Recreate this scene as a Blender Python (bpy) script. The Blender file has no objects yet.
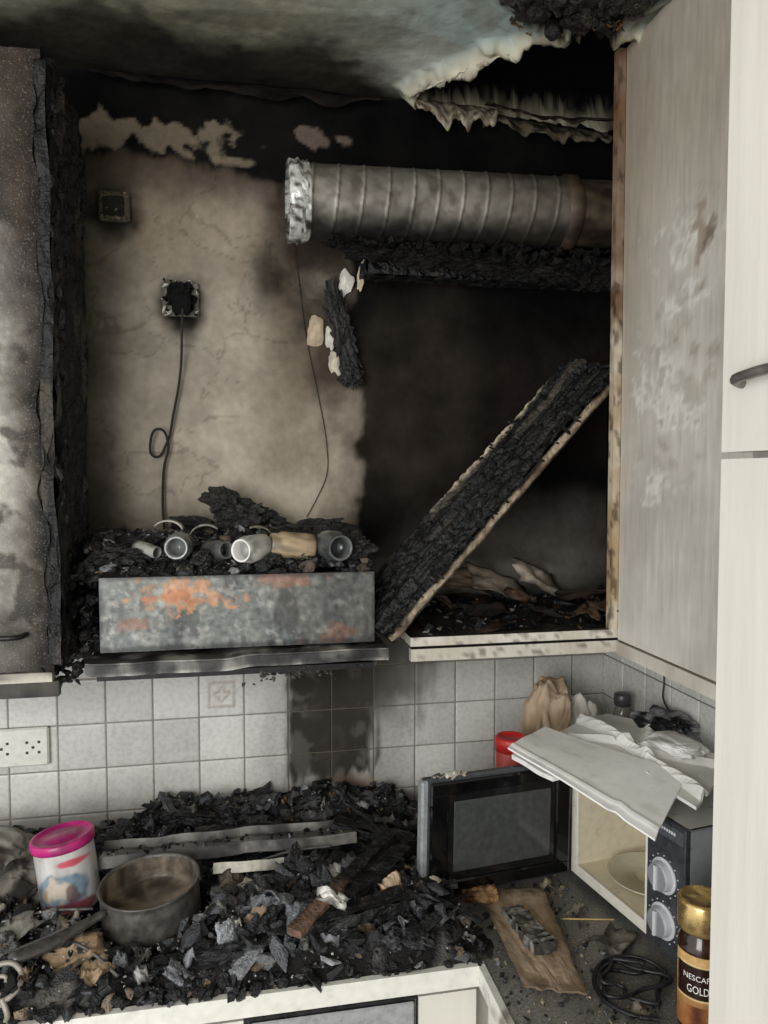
import bpy, math, random, bmesh
from mathutils import Vector, Matrix, noise
random.seed(7)
R=random.random
U=random.uniform
# ------------------------------------------------------------------ helpers
def L(r,g,b):
    def f(c):
        c/=255.0
        return c/12.92 if c<=0.04045 else ((c+0.055)/1.055)**2.4
    return (f(r),f(g),f(b))
def mix(a,b,t):
    t=max(0.0,min(1.0,t))
    return (a[0]+(b[0]-a[0])*t,a[1]+(b[1]-a[1])*t,a[2]+(b[2]-a[2])*t)
def mul(a,k): return (a[0]*k,a[1]*k,a[2]*k)
def ss(a,b,x):
    t=(x-a)/(b-a); t=max(0.0,min(1.0,t)); return t*t*(3-2*t)
def fb(x,y,z,s,o=4):
    return noise.fractal(Vector((x*s,y*s,z*s)),1.0,2.0,o)
def blob(x,z,cx,cz,rx,rz,soft=0.4,n=0.0):
    d=math.sqrt(((x-cx)/rx)**2+((z-cz)/rz)**2)+n
    return 1-ss(1-soft,1+soft,d)
def sd(x,y,poly):
    d=1e9; ins=False; n=len(poly); j=n-1
    for i in range(n):
        ax,ay=poly[j];bx,by=poly[i]
        ex,ey=bx-ax,by-ay; wx,wy=x-ax,y-ay
        t=max(0,min(1,(wx*ex+wy*ey)/(ex*ex+ey*ey+1e-12)))
        dx,dy=wx-ex*t,wy-ey*t
        d=min(d,dx*dx+dy*dy)
        if (ay>y)!=(by>y) and x<(bx-ax)*(y-ay)/(by-ay+1e-12)+ax: ins=not ins
        j=i
    d=math.sqrt(d)
    return -d if ins else d
def vor(x,y,z):
    d,p=noise.voronoi(Vector((x,y,z)))
    return d[0],d[1],p[0]

def material(name,rough=0.7,metal=0.0,bscale=60,bstr=0.2,mscale=40,mamt=0.3,col=None,spec=0.5,speck=0.0,speck_scale=250,speck_col=(1,1,1),stretch=(1,1,1),coat=0,rvar=0.15,sootrough=False):
    m=bpy.data.materials.new(name); m.use_nodes=True
    nt=m.node_tree; N=nt.nodes; K=nt.links; N.clear()
    out=N.new('ShaderNodeOutputMaterial'); b=N.new('ShaderNodeBsdfPrincipled'); K.new(b.outputs[0],out.inputs[0])
    tc=N.new('ShaderNodeTexCoord'); mp=N.new('ShaderNodeMapping'); mp.inputs['Scale'].default_value=stretch
    K.new(tc.outputs['Object'],mp.inputs[0])
    if col is None:
        at=N.new('ShaderNodeAttribute'); at.attribute_name='Col'; csock=at.outputs['Color']
    else:
        rgb=N.new('ShaderNodeRGB'); rgb.outputs[0].default_value=(*col,1); csock=rgb.outputs[0]
    n1=N.new('ShaderNodeTexNoise'); n1.inputs['Scale'].default_value=mscale; n1.inputs['Detail'].default_value=6
    K.new(mp.outputs[0],n1.inputs['Vector'])
    mr=N.new('ShaderNodeMapRange'); mr.inputs['From Min'].default_value=0.25; mr.inputs['From Max'].default_value=0.75
    mr.inputs['To Min'].default_value=1-mamt; mr.inputs['To Max'].default_value=1+mamt
    K.new(n1.outputs['Fac'],mr.inputs['Value'])
    vm=N.new('ShaderNodeVectorMath'); vm.operation='SCALE'
    K.new(csock,vm.inputs[0]); K.new(mr.outputs[0],vm.inputs['Scale'])
    cs=vm.outputs[0]
    if speck>0:
        n3=N.new('ShaderNodeTexNoise'); n3.inputs['Scale'].default_value=speck_scale; n3.inputs['Detail'].default_value=2
        K.new(mp.outputs[0],n3.inputs['Vector'])
        r3=N.new('ShaderNodeMapRange'); r3.inputs['From Min'].default_value=0.60; r3.inputs['From Max'].default_value=0.68
        r3.inputs['To Max'].default_value=speck
        K.new(n3.outputs['Fac'],r3.inputs['Value'])
        mx=N.new('ShaderNodeMix'); mx.data_type='RGBA'
        K.new(r3.outputs[0],mx.inputs[0]); K.new(cs,mx.inputs[6]); mx.inputs[7].default_value=(*speck_col,1)
        cs=mx.outputs[2]
    K.new(cs,b.inputs['Base Color'])
    b.inputs['Metallic'].default_value=metal
    b.inputs['Specular IOR Level'].default_value=spec
    if coat: b.inputs['Coat Weight'].default_value=coat
    rr=N.new('ShaderNodeMapRange'); rr.inputs['From Min'].default_value=0.3; rr.inputs['From Max'].default_value=0.7
    rr.inputs['To Min'].default_value=max(0.02,rough-rvar); rr.inputs['To Max'].default_value=min(1,rough+rvar)
    K.new(n1.outputs['Fac'],rr.inputs['Value']); rs=rr.outputs[0]
    if sootrough:
        bw=N.new('ShaderNodeRGBToBW'); K.new(csock,bw.inputs[0])
        r5=N.new('ShaderNodeMapRange'); r5.inputs['From Min'].default_value=.05; r5.inputs['From Max'].default_value=.4
        r5.inputs['To Min'].default_value=.6; r5.inputs['To Max'].default_value=0; K.new(bw.outputs[0],r5.inputs['Value'])
        ad=N.new('ShaderNodeMath'); ad.operation='ADD'; ad.use_clamp=True; K.new(rs,ad.inputs[0]); K.new(r5.outputs[0],ad.inputs[1]); rs=ad.outputs[0]
        r6=N.new('ShaderNodeMapRange'); r6.inputs['From Min'].default_value=.02; r6.inputs['From Max'].default_value=.3
        r6.inputs['To Min'].default_value=.08; r6.inputs['To Max'].default_value=spec; K.new(bw.outputs[0],r6.inputs['Value']); K.new(r6.outputs[0],b.inputs['Specular IOR Level'])
    K.new(rs,b.inputs['Roughness'])
    if bstr>0:
        n2=N.new('ShaderNodeTexNoise'); n2.inputs['Scale'].default_value=bscale; n2.inputs['Detail'].default_value=8
        K.new(mp.outputs[0],n2.inputs['Vector'])
        bp=N.new('ShaderNodeBump'); bp.inputs['Strength'].default_value=bstr; bp.inputs['Distance'].default_value=0.01
        K.new(n2.outputs['Fac'],bp.inputs['Height']); K.new(bp.outputs[0],b.inputs['Normal'])
    return m

def mesh(name,verts,faces,cols,mat,parent=None,smooth=False):
    me=bpy.data.meshes.new(name); me.from_pydata(verts,[],faces)
    if cols is not None:
        a=me.color_attributes.new('Col','FLOAT_COLOR','POINT')
        flat=[]
        for c in cols: flat.extend((max(0,c[0]),max(0,c[1]),max(0,c[2]),1.0))
        a.data.foreach_set('color',flat)
    if smooth: me.polygons.foreach_set('use_smooth',[True]*len(me.polygons))
    me.materials.append(mat); me.update()
    o=bpy.data.objects.new(name,me); bpy.context.collection.objects.link(o)
    if parent: o.parent=parent
    return o
def empty(name):
    o=bpy.data.objects.new(name,None); bpy.context.collection.objects.link(o); o.empty_display_size=0.05
    return o
class B:
    def __init__(s): s.v=[];s.f=[];s.c=[]
    def add(s,vs,fs,cs):
        o=len(s.v); s.v+=vs; s.f+=[tuple(i+o for i in f) for f in fs]; s.c+=cs
    def out(s,name,mat,parent=None,smooth=False): return mesh(name,s.v,s.f,s.c,mat,parent,smooth)
def rng(a,b,step):
    n=max(1,int(round((b-a)/step))); return [a+(b-a)*i/n for i in range(n+1)]
def gridpts(us,vs,fn,cf):
    v=[];c=[];f=[]
    nu=len(us)
    for b_ in vs:
        for a_ in us:
            p=fn(a_,b_); v.append(p); c.append(cf(a_,b_))
    for j in range(len(vs)-1):
        for i in range(nu-1):
            k=j*nu+i; f.append((k,k+1,k+1+nu,k+nu))
    return v,f,c
def box(acc,lo,hi,res,cf,disp=None,M=None):
    lo=Vector(lo);hi=Vector(hi)
    for ax in range(3):
        for sgn in (0,1):
            a1=(ax+1)%3;a2=(ax+2)%3
            us=rng(lo[a1],hi[a1],res);vs=rng(lo[a2],hi[a2],res)
            n=Vector((0,0,0)); n[ax]=1 if sgn else -1
            def fn(u,v):
                p=Vector((0,0,0)); p[ax]=hi[ax] if sgn else lo[ax]; p[a1]=u; p[a2]=v; return p
            V,F,C_=gridpts(us,vs,fn,lambda u,v:(0,0,0))
            C_=[cf(p,n) for p in V]
            if disp: V=[p+disp(p,n) for p in V]
            if M is not None: V=[M@p for p in V]
            if not sgn: F=[tuple(reversed(q)) for q in F]
            acc.add([tuple(p) for p in V],F,C_)
def sbox(acc,lo,hi,col,M=None,bev=0.0):
    lo=Vector(lo);hi=Vector(hi); cx=(lo+hi)/2; h=(hi-lo)/2
    b=min(bev,min(h)*0.9)
    if b<=0:
        V=[Vector((cx.x+sx*h.x,cx.y+sy*h.y,cx.z+sz*h.z)) for sx in(-1,1) for sy in(-1,1) for sz in(-1,1)]
        F=[(0,1,3,2),(4,6,7,5),(0,4,5,1),(2,3,7,6),(0,2,6,4),(1,5,7,3)]
    else:
        bm=bmesh.new()
        for sx in(-1,1):
            for sy in(-1,1):
                for sz in(-1,1):
                    bm.verts.new((cx.x+sx*(h.x-b),cx.y+sy*(h.y-b),cx.z+sz*h.z))
                    bm.verts.new((cx.x+sx*(h.x-b),cx.y+sy*h.y,cx.z+sz*(h.z-b)))
                    bm.verts.new((cx.x+sx*h.x,cx.y+sy*(h.y-b),cx.z+sz*(h.z-b)))
        bmesh.ops.convex_hull(bm,input=bm.verts)
        bm.verts.index_update()
        V=[v.co.copy() for v in bm.verts]; F=[tuple(v.index for v in f.verts) for f in bm.faces]; bm.free()
    if M is not None: V=[M@p for p in V]
    acc.add([tuple(p) for p in V],F,[col]*len(V))
def lathe(acc,prof,M,cf,n=48,disp=None):
    v=[];f=[];c=[]
    for k,(r,z) in enumerate(prof):
        for i in range(n):
            t=2*math.pi*i/n
            rr=r+(disp(t,z,k) if disp else 0)
            p=Vector((rr*math.cos(t),rr*math.sin(t),z)); c.append(cf(t,r,z,k)); v.append(tuple(M@p))
    for k in range(len(prof)-1):
        for i in range(n):
            a=k*n+i;b_=k*n+(i+1)%n; f.append((a,b_,b_+n,a+n))
    acc.add(v,f,c)
def T(x,y,z): return Matrix.Translation((x,y,z))
def Rz(a): return Matrix.Rotation(math.radians(a),4,'Z')
def Rx(a): return Matrix.Rotation(math.radians(a),4,'X')
def Ry(a): return Matrix.Rotation(math.radians(a),4,'Y')
def tube(name,pts,r,mat,parent=None,cyclic=False):
    cu=bpy.data.curves.new(name,'CURVE'); cu.dimensions='3D'; cu.bevel_depth=r; cu.bevel_resolution=3; cu.resolution_u=8; cu.use_fill_caps=True
    s=cu.splines.new('BEZIER'); s.bezier_points.add(len(pts)-1)
    for p,q in zip(s.bezier_points,pts):
        p.co=q; p.handle_left_type=p.handle_right_type='AUTO'
    s.use_cyclic_u=cyclic
    cu.materials.append(mat)
    o=bpy.data.objects.new(name,cu); bpy.context.collection.objects.link(o)
    if parent: o.parent=parent
    return o
PROT=[]
for i in range(60):
    bm=bmesh.new()
    sx,sy,sz=1,U(.5,1),U(.3,.9)
    npt=random.choice((9,12,16,20))
    for k in range(npt):
        p=Vector((random.gauss(0,1),random.gauss(0,1),random.gauss(0,1))).normalized()*U(.72,1)
        bm.verts.new((p.x*sx,p.y*sy,p.z*sz))
    bmesh.ops.convex_hull(bm,input=bm.verts)
    for v in [v for v in bm.verts if not v.link_faces]: bm.verts.remove(v)
    bm.verts.index_update()
    PROT.append(([v.co.copy() for v in bm.verts],[tuple(v.index for v in f.verts) for f in bm.faces])); bm.free()
def rot():
    return Matrix.Rotation(U(0,6.28),4,'Z')@Matrix.Rotation(U(-.9,.9),4,'X')@Matrix.Rotation(U(-.9,.9),4,'Y')
def rock(acc,p,s,col,sc=(1,1,1),M=None):
    V,F=random.choice(PROT)
    M=T(*p)@(M if M is not None else rot())@Matrix.Diagonal((s*sc[0],s*sc[1],s*sc[2],1))
    acc.add([tuple(M@v) for v in V],F,[mul(col,U(.75,1.3)) for v in V])
def coalcol():
    r=R()
    if r<.68: g=U(11,36); return L(g,g,g*.99)
    if r<.88: g=U(42,84); return L(g,g*1.01,g*1.04)  # bluish-grey glints, put into the colour of some pieces
    if r<.95: g=U(100,150); return L(g,g,g)
    g=U(70,130); return L(g,g*.87,g*.72)
def lump(acc,p,size,cols,seed,amp=.5,sub=4,M=None,rib=0):
    bm=bmesh.new(); bmesh.ops.create_icosphere(bm,subdivisions=sub,radius=1)
    MM=T(*p)@(M if M is not None else Matrix.Identity(4))
    v=[];c=[]
    for q in bm.verts:
        a=q.co.copy(); n=fb(a.x+seed,a.y,a.z,1.6,4); d1,d2,_=vor(a.x*2.4+seed,a.y*2.4,a.z*2.4)
        k=1+amp*n+.22*ss(0,.3,d2-d1)-.1
        if rib: k*=1+.16*math.sin(a.z*rib)
        a=Vector((a.x*size[0],a.y*size[1],a.z*size[2]))*k
        v.append(tuple(MM@a)); c.append(mul(mix(cols[0],cols[1],.4+1.6*fb(q.co.x+seed,q.co.y,q.co.z,4,3)),ss(-.1,.25,d2-d1)*.7+.3))
    bm.verts.index_update(); f=[tuple(w_.index for w_ in q.verts) for q in bm.faces]; bm.free()
    acc.add(v,f,c)

# ------------------------------------------------------------------ materials
m_plaster=material('sooty_plaster',0.9,bscale=90,bstr=0.25,mscale=55,mamt=0.14,spec=.2,sootrough=True)
m_ceil=material('sooty_ceiling_paint',0.7,bscale=40,bstr=0.25,mscale=25,mamt=0.18,spec=.3,sootrough=True)
m_tile=material('glazed_tile',0.3,bscale=25,bstr=0.05,mscale=90,mamt=0.10,spec=.5,sootrough=True)
m_grout=material('grout',0.95,mscale=60,mamt=.2)
m_char=material('charred_wood',0.5,bscale=130,bstr=0.6,mscale=90,mamt=0.45,spec=.38)
m_coal=material('charcoal',0.45,bscale=260,bstr=0.7,mscale=160,mamt=0.5,spec=.5)
m_soot=material('matt_soot',0.8,bscale=260,bstr=0.7,mscale=160,mamt=0.5,spec=.2)
m_lam=material('sooty_laminate',0.55,bscale=180,bstr=0.06,mscale=120,mamt=0.10,stretch=(1,1,.12),spec=.4)
m_lamsp=material('blistered_laminate',0.75,bscale=200,bstr=0.25,mscale=90,mamt=0.18,spec=.2,speck=.16,speck_scale=330,speck_col=L(200,196,184))
m_white=material('white_laminate',0.45,bscale=160,bstr=0.05,mscale=70,mamt=0.04,stretch=(1,1,.08))
m_metal=material('scorched_steel',0.5,metal=.35,bscale=60,bstr=0.12,mscale=70,mamt=0.35)
m_duct=material('sooty_aluminium',0.55,metal=.3,bscale=80,bstr=0.12,mscale=50,mamt=0.25)
m_gran=material('granite_worktop',0.45,bscale=120,bstr=0.1,mscale=170,mamt=0.5,speck=.75,speck_scale=300,speck_col=L(180,176,168))
m_black=material('black_plastic',0.3,bscale=60,bstr=0.04,mscale=60,mamt=0.25)
m_glossy=material('black_glass',0.1,bscale=20,bstr=0.0,mscale=80,mamt=0.25,rvar=.06)
m_plas=material('painted_plastic',0.4,bscale=80,bstr=0.05,mscale=60,mamt=0.10)
m_paper=material('paper',0.85,bscale=40,bstr=0.1,mscale=30,mamt=0.05,spec=.2)
m_card=material('cardboard',0.9,bscale=120,bstr=0.2,mscale=60,mamt=0.2,spec=.1)
m_cable=material('black_cable',0.45,col=L(22,22,24),mamt=.3)
m_wire=material('burnt_wire',0.8,col=L(38,32,28),mamt=.3)
m_gold=material('gold_lid',0.28,metal=.85,bscale=60,bstr=0.03,mscale=60,mamt=0.12)
m_coffee=material('coffee_glass',0.15,bscale=60,bstr=0.03,mscale=140,mamt=0.2,coat=.5)
m_foil=material('crumpled_foil',0.3,metal=.3,bscale=70,bstr=0.3,mscale=60,mamt=0.3)

ZC=2.68; YB=1.85; XR=.965
# ------------------------------------------------------------------ back wall
blackp=[(.250,2.32),(.275,2.2),(.262,2.05),(.290,1.92),(.305,1.86),(.285,1.72),(.305,1.55),(.335,1.36),(1.1,1.3),(1.1,2.8),(-.6,2.8),(-.6,2.52),(-.3,2.50),(0,2.48),(.12,2.44)]
def wallcol(x,z):
    n=fb(x,3.1,z,3,5); n2=fb(x,7.7,z,11,4); n3=fb(x*4,1.7,z,6,4)
    c=mix(L(154,143,127),L(176,166,149),.5+.9*n)
    c=mix(c,L(190,179,160),blob(x,z,.12,1.75,.2,.35,.6,n*.4)*.7)
    c=mix(c,L(136,121,101),blob(x,z,-.2,2.36,.25,.16,.6,n*.5)*.6)
    c=mix(c,L(98,86,72),blob(x,z,.13,2.20,.10,.30,.7,n*.6)*.85)
    c=mix(c,L(128,121,111),blob(x,z,-.08,2.05,.15,.25,.6,n2*.6)*.4)
    c=mul(c,1+.16*n2+.08*n3)
    c=mix(c,L(40,35,30),ss(-.19,-.36,x+.05*n)*.9)
    c=mix(c,L(66,58,49),ss(1.72,1.55,z+.06*n+ .1*ss(-.1,.2,x))*.75)
    c=mix(c,L(58,47,38),ss(2.34,2.52,z+.08*n)*.8)
    c=mix(c,L(36,29,23),blob(x,z,.19,2.28,.11,.13,.6,n2*.5)*.9)
    c=mix(c,L(52,44,37),blob(x,z,.25,2.12,.06,.2,.8,n2*.5)*.75)
    for cx,cz,rr in ((-.277,2.365,.055),(-.13,2.165,.052),(-.12,2.12,.04)):
        c=mix(c,L(14,12,11),blob(x,z,cx,cz,rr,rr,.55,n2*.5)*.9)
    d=sd(x,z,blackp)+.028*n2+.02*n3
    c=mix(c,L(60,49,40),ss(.11,.0,d+.03*n)*.6)
    bl=mix(L(11,10,10),L(21,20,18),.5+n)
    bl=mix(bl,L(62,54,45),blob(x,z,.42,1.93,.15,.22,.7,n*.9)*.45)
    bl=mix(bl,L(88,83,76),blob(x,z,.74,1.54,.30,.13,.5,n*.5)*.8)
    bl=mix(bl,L(140,131,118),blob(x,z,.60,1.49,.22,.05,.5,n*.7)*.7)
    bl=mix(bl,L(60,48,40),ss(.6,.7,x)*ss(2.2,2.0,z)*ss(1.7,2.0,z)*.3)
    bl=mul(bl,1+.5*n2)
    c=mix(c,bl,ss(.016,-.016,d))
    n8=fb(x,2.7,z,24,4)
    pp=blob(x,z,-.15,2.545,.15,.038,.2,n2*1.3+n8*.9)
    c=mix(c,L(128,116,98),pp*.7)
    pp=blob(x,z,-.0,2.50,.05,.010,.25,n2*.9+n8*.6)
    c=mix(c,L(128,116,98),pp*.7)
    pp=blob(x,z,.19,2.575,.06,.018,.2,n2*1.2+n8*.8)
    c=mix(c,L(118,104,92),pp*.7)
    d1,d2,_=vor(x*5+n2*.5,z*5,4.0)
    if d2-d1<.02 and n>-.1 and d>.02: c=mul(c,.76)
    return c
def walld(x,z):
    n2=fb(x,7.7,z,11,4)
    d=sd(x,z,blackp)+.028*n2
    return .004*ss(.01,-.01,d)+.003*n2*ss(.05,-.05,d)
acc=B()
V,F,C_=gridpts(rng(-.42,XR+.02,.0055),rng(1.36,2.76,.0055),lambda u,v:(u,YB+walld(u,v),v),wallcol)
acc.add(V,F,C_)
V,F,C_=gridpts([-1.6,-.42],[0,1.36,2.76],lambda u,v:(u,YB,v),lambda u,v:L(90,85,75)); acc.add(V,F,C_)
V,F,C_=gridpts([-.42,XR],[0,1.36],lambda u,v:(u,YB,v),lambda u,v:L(70,66,60)); acc.add(V,F,C_)
wall_back=acc.out('wall_back',m_plaster,smooth=True)
def rwallcol(y,z):
    n=fb(y,9.1,z,3,5)
    c=mix(L(14,13,12),L(28,25,22),.5+n)
    c=mix(c,L(96,88,78),blob(y,z,1.7,1.52,.2,.14,.5,n*.5)*.8)
    return c
acc=B()
V,F,C_=gridpts(rng(.6,YB+.02,.02),rng(1.36,2.76,.02),lambda u,v:(XR,u,v),rwallcol); acc.add(V,F,C_)
V,F,C_=gridpts([-.8,.6],[0,1.36,2.76],lambda u,v:(XR,u,v),lambda u,v:L(170,165,155)); acc.add(V,F,C_)
V,F,C_=gridpts([.6,YB],[0,1.36],lambda u,v:(XR,u,v),lambda u,v:L(90,85,78)); acc.add(V,F,C_)
wall_right=acc.out('wall_right',m_plaster,smooth=True)
# ---- tiles
def tilecol(x,z,i,j,wall):
    n=fb(x,5.5+wall*3,z,5,5); n2=fb(x,2.5+wall*3,z,25,3); n4=fb(x*3,4.5,z*.6,12,4)
    rnd=fb(i*1.7+.3,j*2.3+.1,wall*5+.5,1,1)
    c=mix(L(198,196,188),L(218,215,206),.5+rnd*1.5)
    c=mul(c,1+.10*n+.05*n2)
    if wall==0:
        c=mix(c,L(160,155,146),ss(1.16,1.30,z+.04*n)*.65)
        c=mix(c,L(60,55,48),ss(1.25,1.34,z+.05*n)*ss(.66,.2,x)*ss(-.5,-.1,x)*.85)
        wob=.020*n4+.012*fb(x,6.1,z,9,3)
        a=ss(.100,.124,x+wob*(1 if x<.15 else .2))*ss(.350,.318,x+wob)
        a*=ss(.965+.02*ss(.2,.3,x),1.01,z+.05*n4+.03*n)
        a*=1-.12*ss(.1,.4,n2)
        c=mix(c,L(16,15,14),a*.985)
        st=ss(.075,.02,abs(x-.225+.02*n4+.02*n))*ss(.905,.98,z+.06*n4)
        c=mix(c,L(30,27,24),st*.8)
        c=mix(c,L(44,40,35),ss(.45,.32,x+.04*n)*ss(.29,.33,x)*ss(1.08,1.25,z+.06*n4)*.85)
        c=mix(c,L(56,50,44),blob(x,z,.39,1.26,.11,.11,.6,n*.7+n4*.5)*.75)
        c=mix(c,L(84,77,68),ss(-.02,.12,x+.03*n4)*ss(.47,.33,x)*ss(1.34,1.18,z)*.4)
        c=mix(c,L(160,118,84),blob(x,z,.29,.950,.08,.035,.5,n*.6)*.7)
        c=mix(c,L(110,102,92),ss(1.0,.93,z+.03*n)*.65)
        u=(x+(.0443))/.0538; w=(z-1.224)/.0538
        if abs(u)<.62 and abs(w)<.62:
            r=math.hypot(u,w); t=math.atan2(w,u)
            if abs(max(abs(u),abs(w))-.56)<.06 or abs(r-.25-.12*math.cos(4*t))<.06: c=mix(c,L(150,128,104),.6)
    else:
        c=mul(c,.95)
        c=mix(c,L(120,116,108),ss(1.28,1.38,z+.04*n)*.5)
    return c
P=.1075
def tiles(name,wall,pos,i0,i1,orig,parent=None,clip=None):
    acc=B()
    for i in range(i0,i1):
        for j in range(-1,4):
            a0=orig+i*P+.0013; a1=orig+(i+1)*P-.0013
            z0=.955+j*P+.0013; z1=.955+(j+1)*P-.0013
            if clip: a0=max(a0,clip[0]);a1=min(a1,clip[1])
            if a1-a0<.01: continue
            z0=max(z0,.901)
            us=[a0,a0+.0012,a0+.0022]+rng(a0+.005,a1-.005,P/18)+[a1-.0022,a1-.0012,a1]
            vs=[z0,z0+.0012,z0+.0022]+rng(z0+.005,z1-.005,P/18)+[z1-.0022,z1-.0012,z1]
            tx=U(-.0005,.0005)
            def fn(u,v):
                e=min(u-a0,a1-u,v-z0,z1-v)
                return pos(u,v,.0002+.0020*ss(0,.0012,e)+.0005*ss(.001,.003,e)+tx*(u-a0)/P)
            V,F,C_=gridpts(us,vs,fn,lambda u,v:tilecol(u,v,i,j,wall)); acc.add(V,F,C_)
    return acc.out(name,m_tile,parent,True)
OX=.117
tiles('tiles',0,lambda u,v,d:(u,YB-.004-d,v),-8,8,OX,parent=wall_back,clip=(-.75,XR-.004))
acc=B(); V,F,C_=gridpts(rng(-.75,XR,.015),rng(.86,1.385,.015),lambda u,v:(u,YB-.0045,v),lambda u,v:mul(mix(tilecol(u,v,0,0,0),L(128,116,98),.6),.65)); acc.add(V,F,C_)
acc.out('grout',m_grout,wall_back)
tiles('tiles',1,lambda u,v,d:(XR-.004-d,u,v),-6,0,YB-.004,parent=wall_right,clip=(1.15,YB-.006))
acc=B(); V,F,C_=gridpts(rng(1.1,YB,.02),rng(.86,1.385,.02),lambda u,v:(XR-.0045,u,v),lambda u,v:L(104,96,84)); acc.add(V,F,C_)
acc.out('grout',m_grout,wall_right)

# ------------------------------------------------------------------ ceiling
hole=[(.42,1.81),(.46,1.72),(.52,1.635),(.63,1.53),(.78,1.49),(1.05,1.48),(1.05,1.840),(.6,1.840),(.48,1.836)]
hole2=[(.50,1.38),(.55,1.45),(.62,1.50),(.70,1.51),(.79,1.45),(.82,1.2),(.7,1.10),(.56,1.14),(.49,1.25)]
def cdist(x,y):
    n2=fb(x,y,1.3,10,4)
    return sd(x,y,hole)+.016*n2+.012*fb(x,y,4.3,30,2), sd(x,y,hole2)+.03*n2+.01*fb(x,y,4.3,40,2), n2
def ceilcol(x,y):
    n=fb(x,y,2.2,2.4,5); n2=fb(x,y,8.2,12,4); n5=fb(x*.6,y*1.6,5.2,7,4); n6=fb(x,y,1.2,28,3)
    c=mix(L(136,131,110),L(170,165,142),.5+1.1*n)
    c=mix(c,L(174,190,184),ss(.12,.50,x+.12*n)*ss(1.85,1.6,y)*.9)  # pale cyan reflection painted into the ceiling colour
    c=mix(c,L(92,84,66),ss(.0,.4,n5)*.55)
    c=mix(c,L(112,110,100),ss(.0,.35,n2)*.5)
    c=mix(c,L(96,84,64),blob(x,y,-.30,1.42,.3,.08,.6,n*.8)*.5)
    c=mix(c,L(214,216,202),blob(x,y,.42,1.72,.10,.12,.6,n*.6)*.6)
    c=mul(c,1+.18*n2+.10*n6)
    e=1.66+.03*math.sin(x*7)+.05*ss(.1,.4,x)+.12*ss(.3,.42,x)
    k=ss(e-.11,e+.07,y+.07*n+.05*n2)
    c=mix(c,mix(L(18,17,15),L(48,41,34),.4+n),k*.95)
    d,d2,_=cdist(x,y)
    c=mix(c,L(204,196,170),ss(.045,.015,d)*.85)
    c=mix(c,L(96,80,60),ss(.012,.002,d)*.6)
    c=mix(c,L(10,9,9),ss(.004,-.004,d))
    c=mix(c,L(90,74,52),ss(.05,.0,d2)*.6)
    c=mix(c,mul(L(22,20,18),1+n2),ss(.006,-.004,d2))
    return c
def ceilz(x,y):
    d,d2,n2=cdist(x,y)
    z=ZC+.002*n2
    z-=.024*ss(.05,.0,d)*(1-ss(.004,-.004,d))*(.7+2*abs(n2))
    z+=.05*ss(.002,-.012,d)
    z-=.012*ss(.04,.0,d2)*(1-ss(.004,-.004,d2))
    z+=.03*ss(.002,-.015,d2)
    return z
acc=B()
V,F,C_=gridpts(rng(-.95,XR,.0060),rng(.95,YB,.0060),lambda u,v:(u,v,ceilz(u,v)),ceilcol); acc.add(V,F,C_)
V,F,C_=gridpts([-1.6,-.95],[-.8,.95,YB],lambda u,v:(u,v,ZC),lambda u,v:L(170,164,144)); acc.add(V,F,C_)
V,F,C_=gridpts([-.95,XR],[-.8,.95],lambda u,v:(u,v,ZC),lambda u,v:L(190,186,168)); acc.add(V,F,C_)
ceil=acc.out('ceiling',m_ceil,smooth=True)
acc=B()
for k in range(420):
    x=U(.47,.82);y=U(1.08,1.52)
    if sd(x,y,hole2)<-.008: rock(acc,(x,y,ZC+U(-.015,.015)),U(.006,.026),mul(L(34,30,27),U(.5,1.7)))
for k in range(90):
    a=R(); x=.55+.23*a; y=1.485+.03*math.sin(a*5); rock(acc,(x,y,ZC-U(0,.014)),U(.003,.010),L(130,92,54) if R()<.4 else L(50,40,32),(1.6,.6,.5))
for i in range(7): lump(acc,(.54+.037*i,1.40+.05*math.sin(i*2),ZC-.003),(.033,.04,.018),(L(20,18,17),L(60,50,42)),i*3.1,.5,3)
acc.out('burnt_ceiling_plaster',m_coal,ceil)
def flap(acc,pts,drop,seed,colA,colB,lean=.02):
    n=60
    def at(s):
        t=s*(len(pts)-1); k=min(len(pts)-2,int(t)); return Vector(pts[k]).lerp(Vector(pts[k+1]),t-k)
    def fn(u,v):
        p=at(u); dr=drop*(.35+.9*abs(fb(u*3.5+seed,0,0,1.1,3))+.3*math.sin(u*3.1))
        return (p.x+.008*fb(u*5,v,seed,1,3),p.y-lean*math.sin(v*1.6)+.008*fb(u*6,v*2,seed,1,3),p.z-dr*v)
    V,F,C_=gridpts([i/n for i in range(n+1)],[i/8 for i in range(9)],fn,lambda u,v:mul(mix(colA,colB,.5+1.6*fb(u*8,v*2,seed,1.5,4)),.6+.4*v))
    acc.add(V,F,C_)
acc=B()
flap(acc,[(.43,1.825,2.672),(.50,1.833,2.672),(.57,1.836,2.672),(.64,1.838,2.672)],.075,2.0,L(176,166,142),L(90,78,62),.03)
flap(acc,[(.60,1.838,2.66),(.8,1.838,2.645),(.94,1.838,2.64)],.06,3.3,L(100,90,74),L(30,26,23),.03)
flap(acc,[(.42,1.81,2.672),(.46,1.72,2.67),(.52,1.635,2.668),(.59,1.57,2.668)],.022,5.0,L(200,194,174),L(150,140,116),.012)
flap(acc,[(.60,1.80,2.66),(.75,1.79,2.64),(.93,1.80,2.65)],.025,8.0,L(60,50,38),L(22,20,18),.03)
flap(acc,[(-.32,1.835,2.672),(-.15,1.838,2.672),(.1,1.838,2.672),(.35,1.838,2.672)],.04,11.0,L(36,31,26),L(18,16,15),.02)
o=acc.out('peeling_plaster',m_plaster,ceil,True); md=o.modifiers.new('s','SOLIDIFY'); md.thickness=.003
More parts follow.
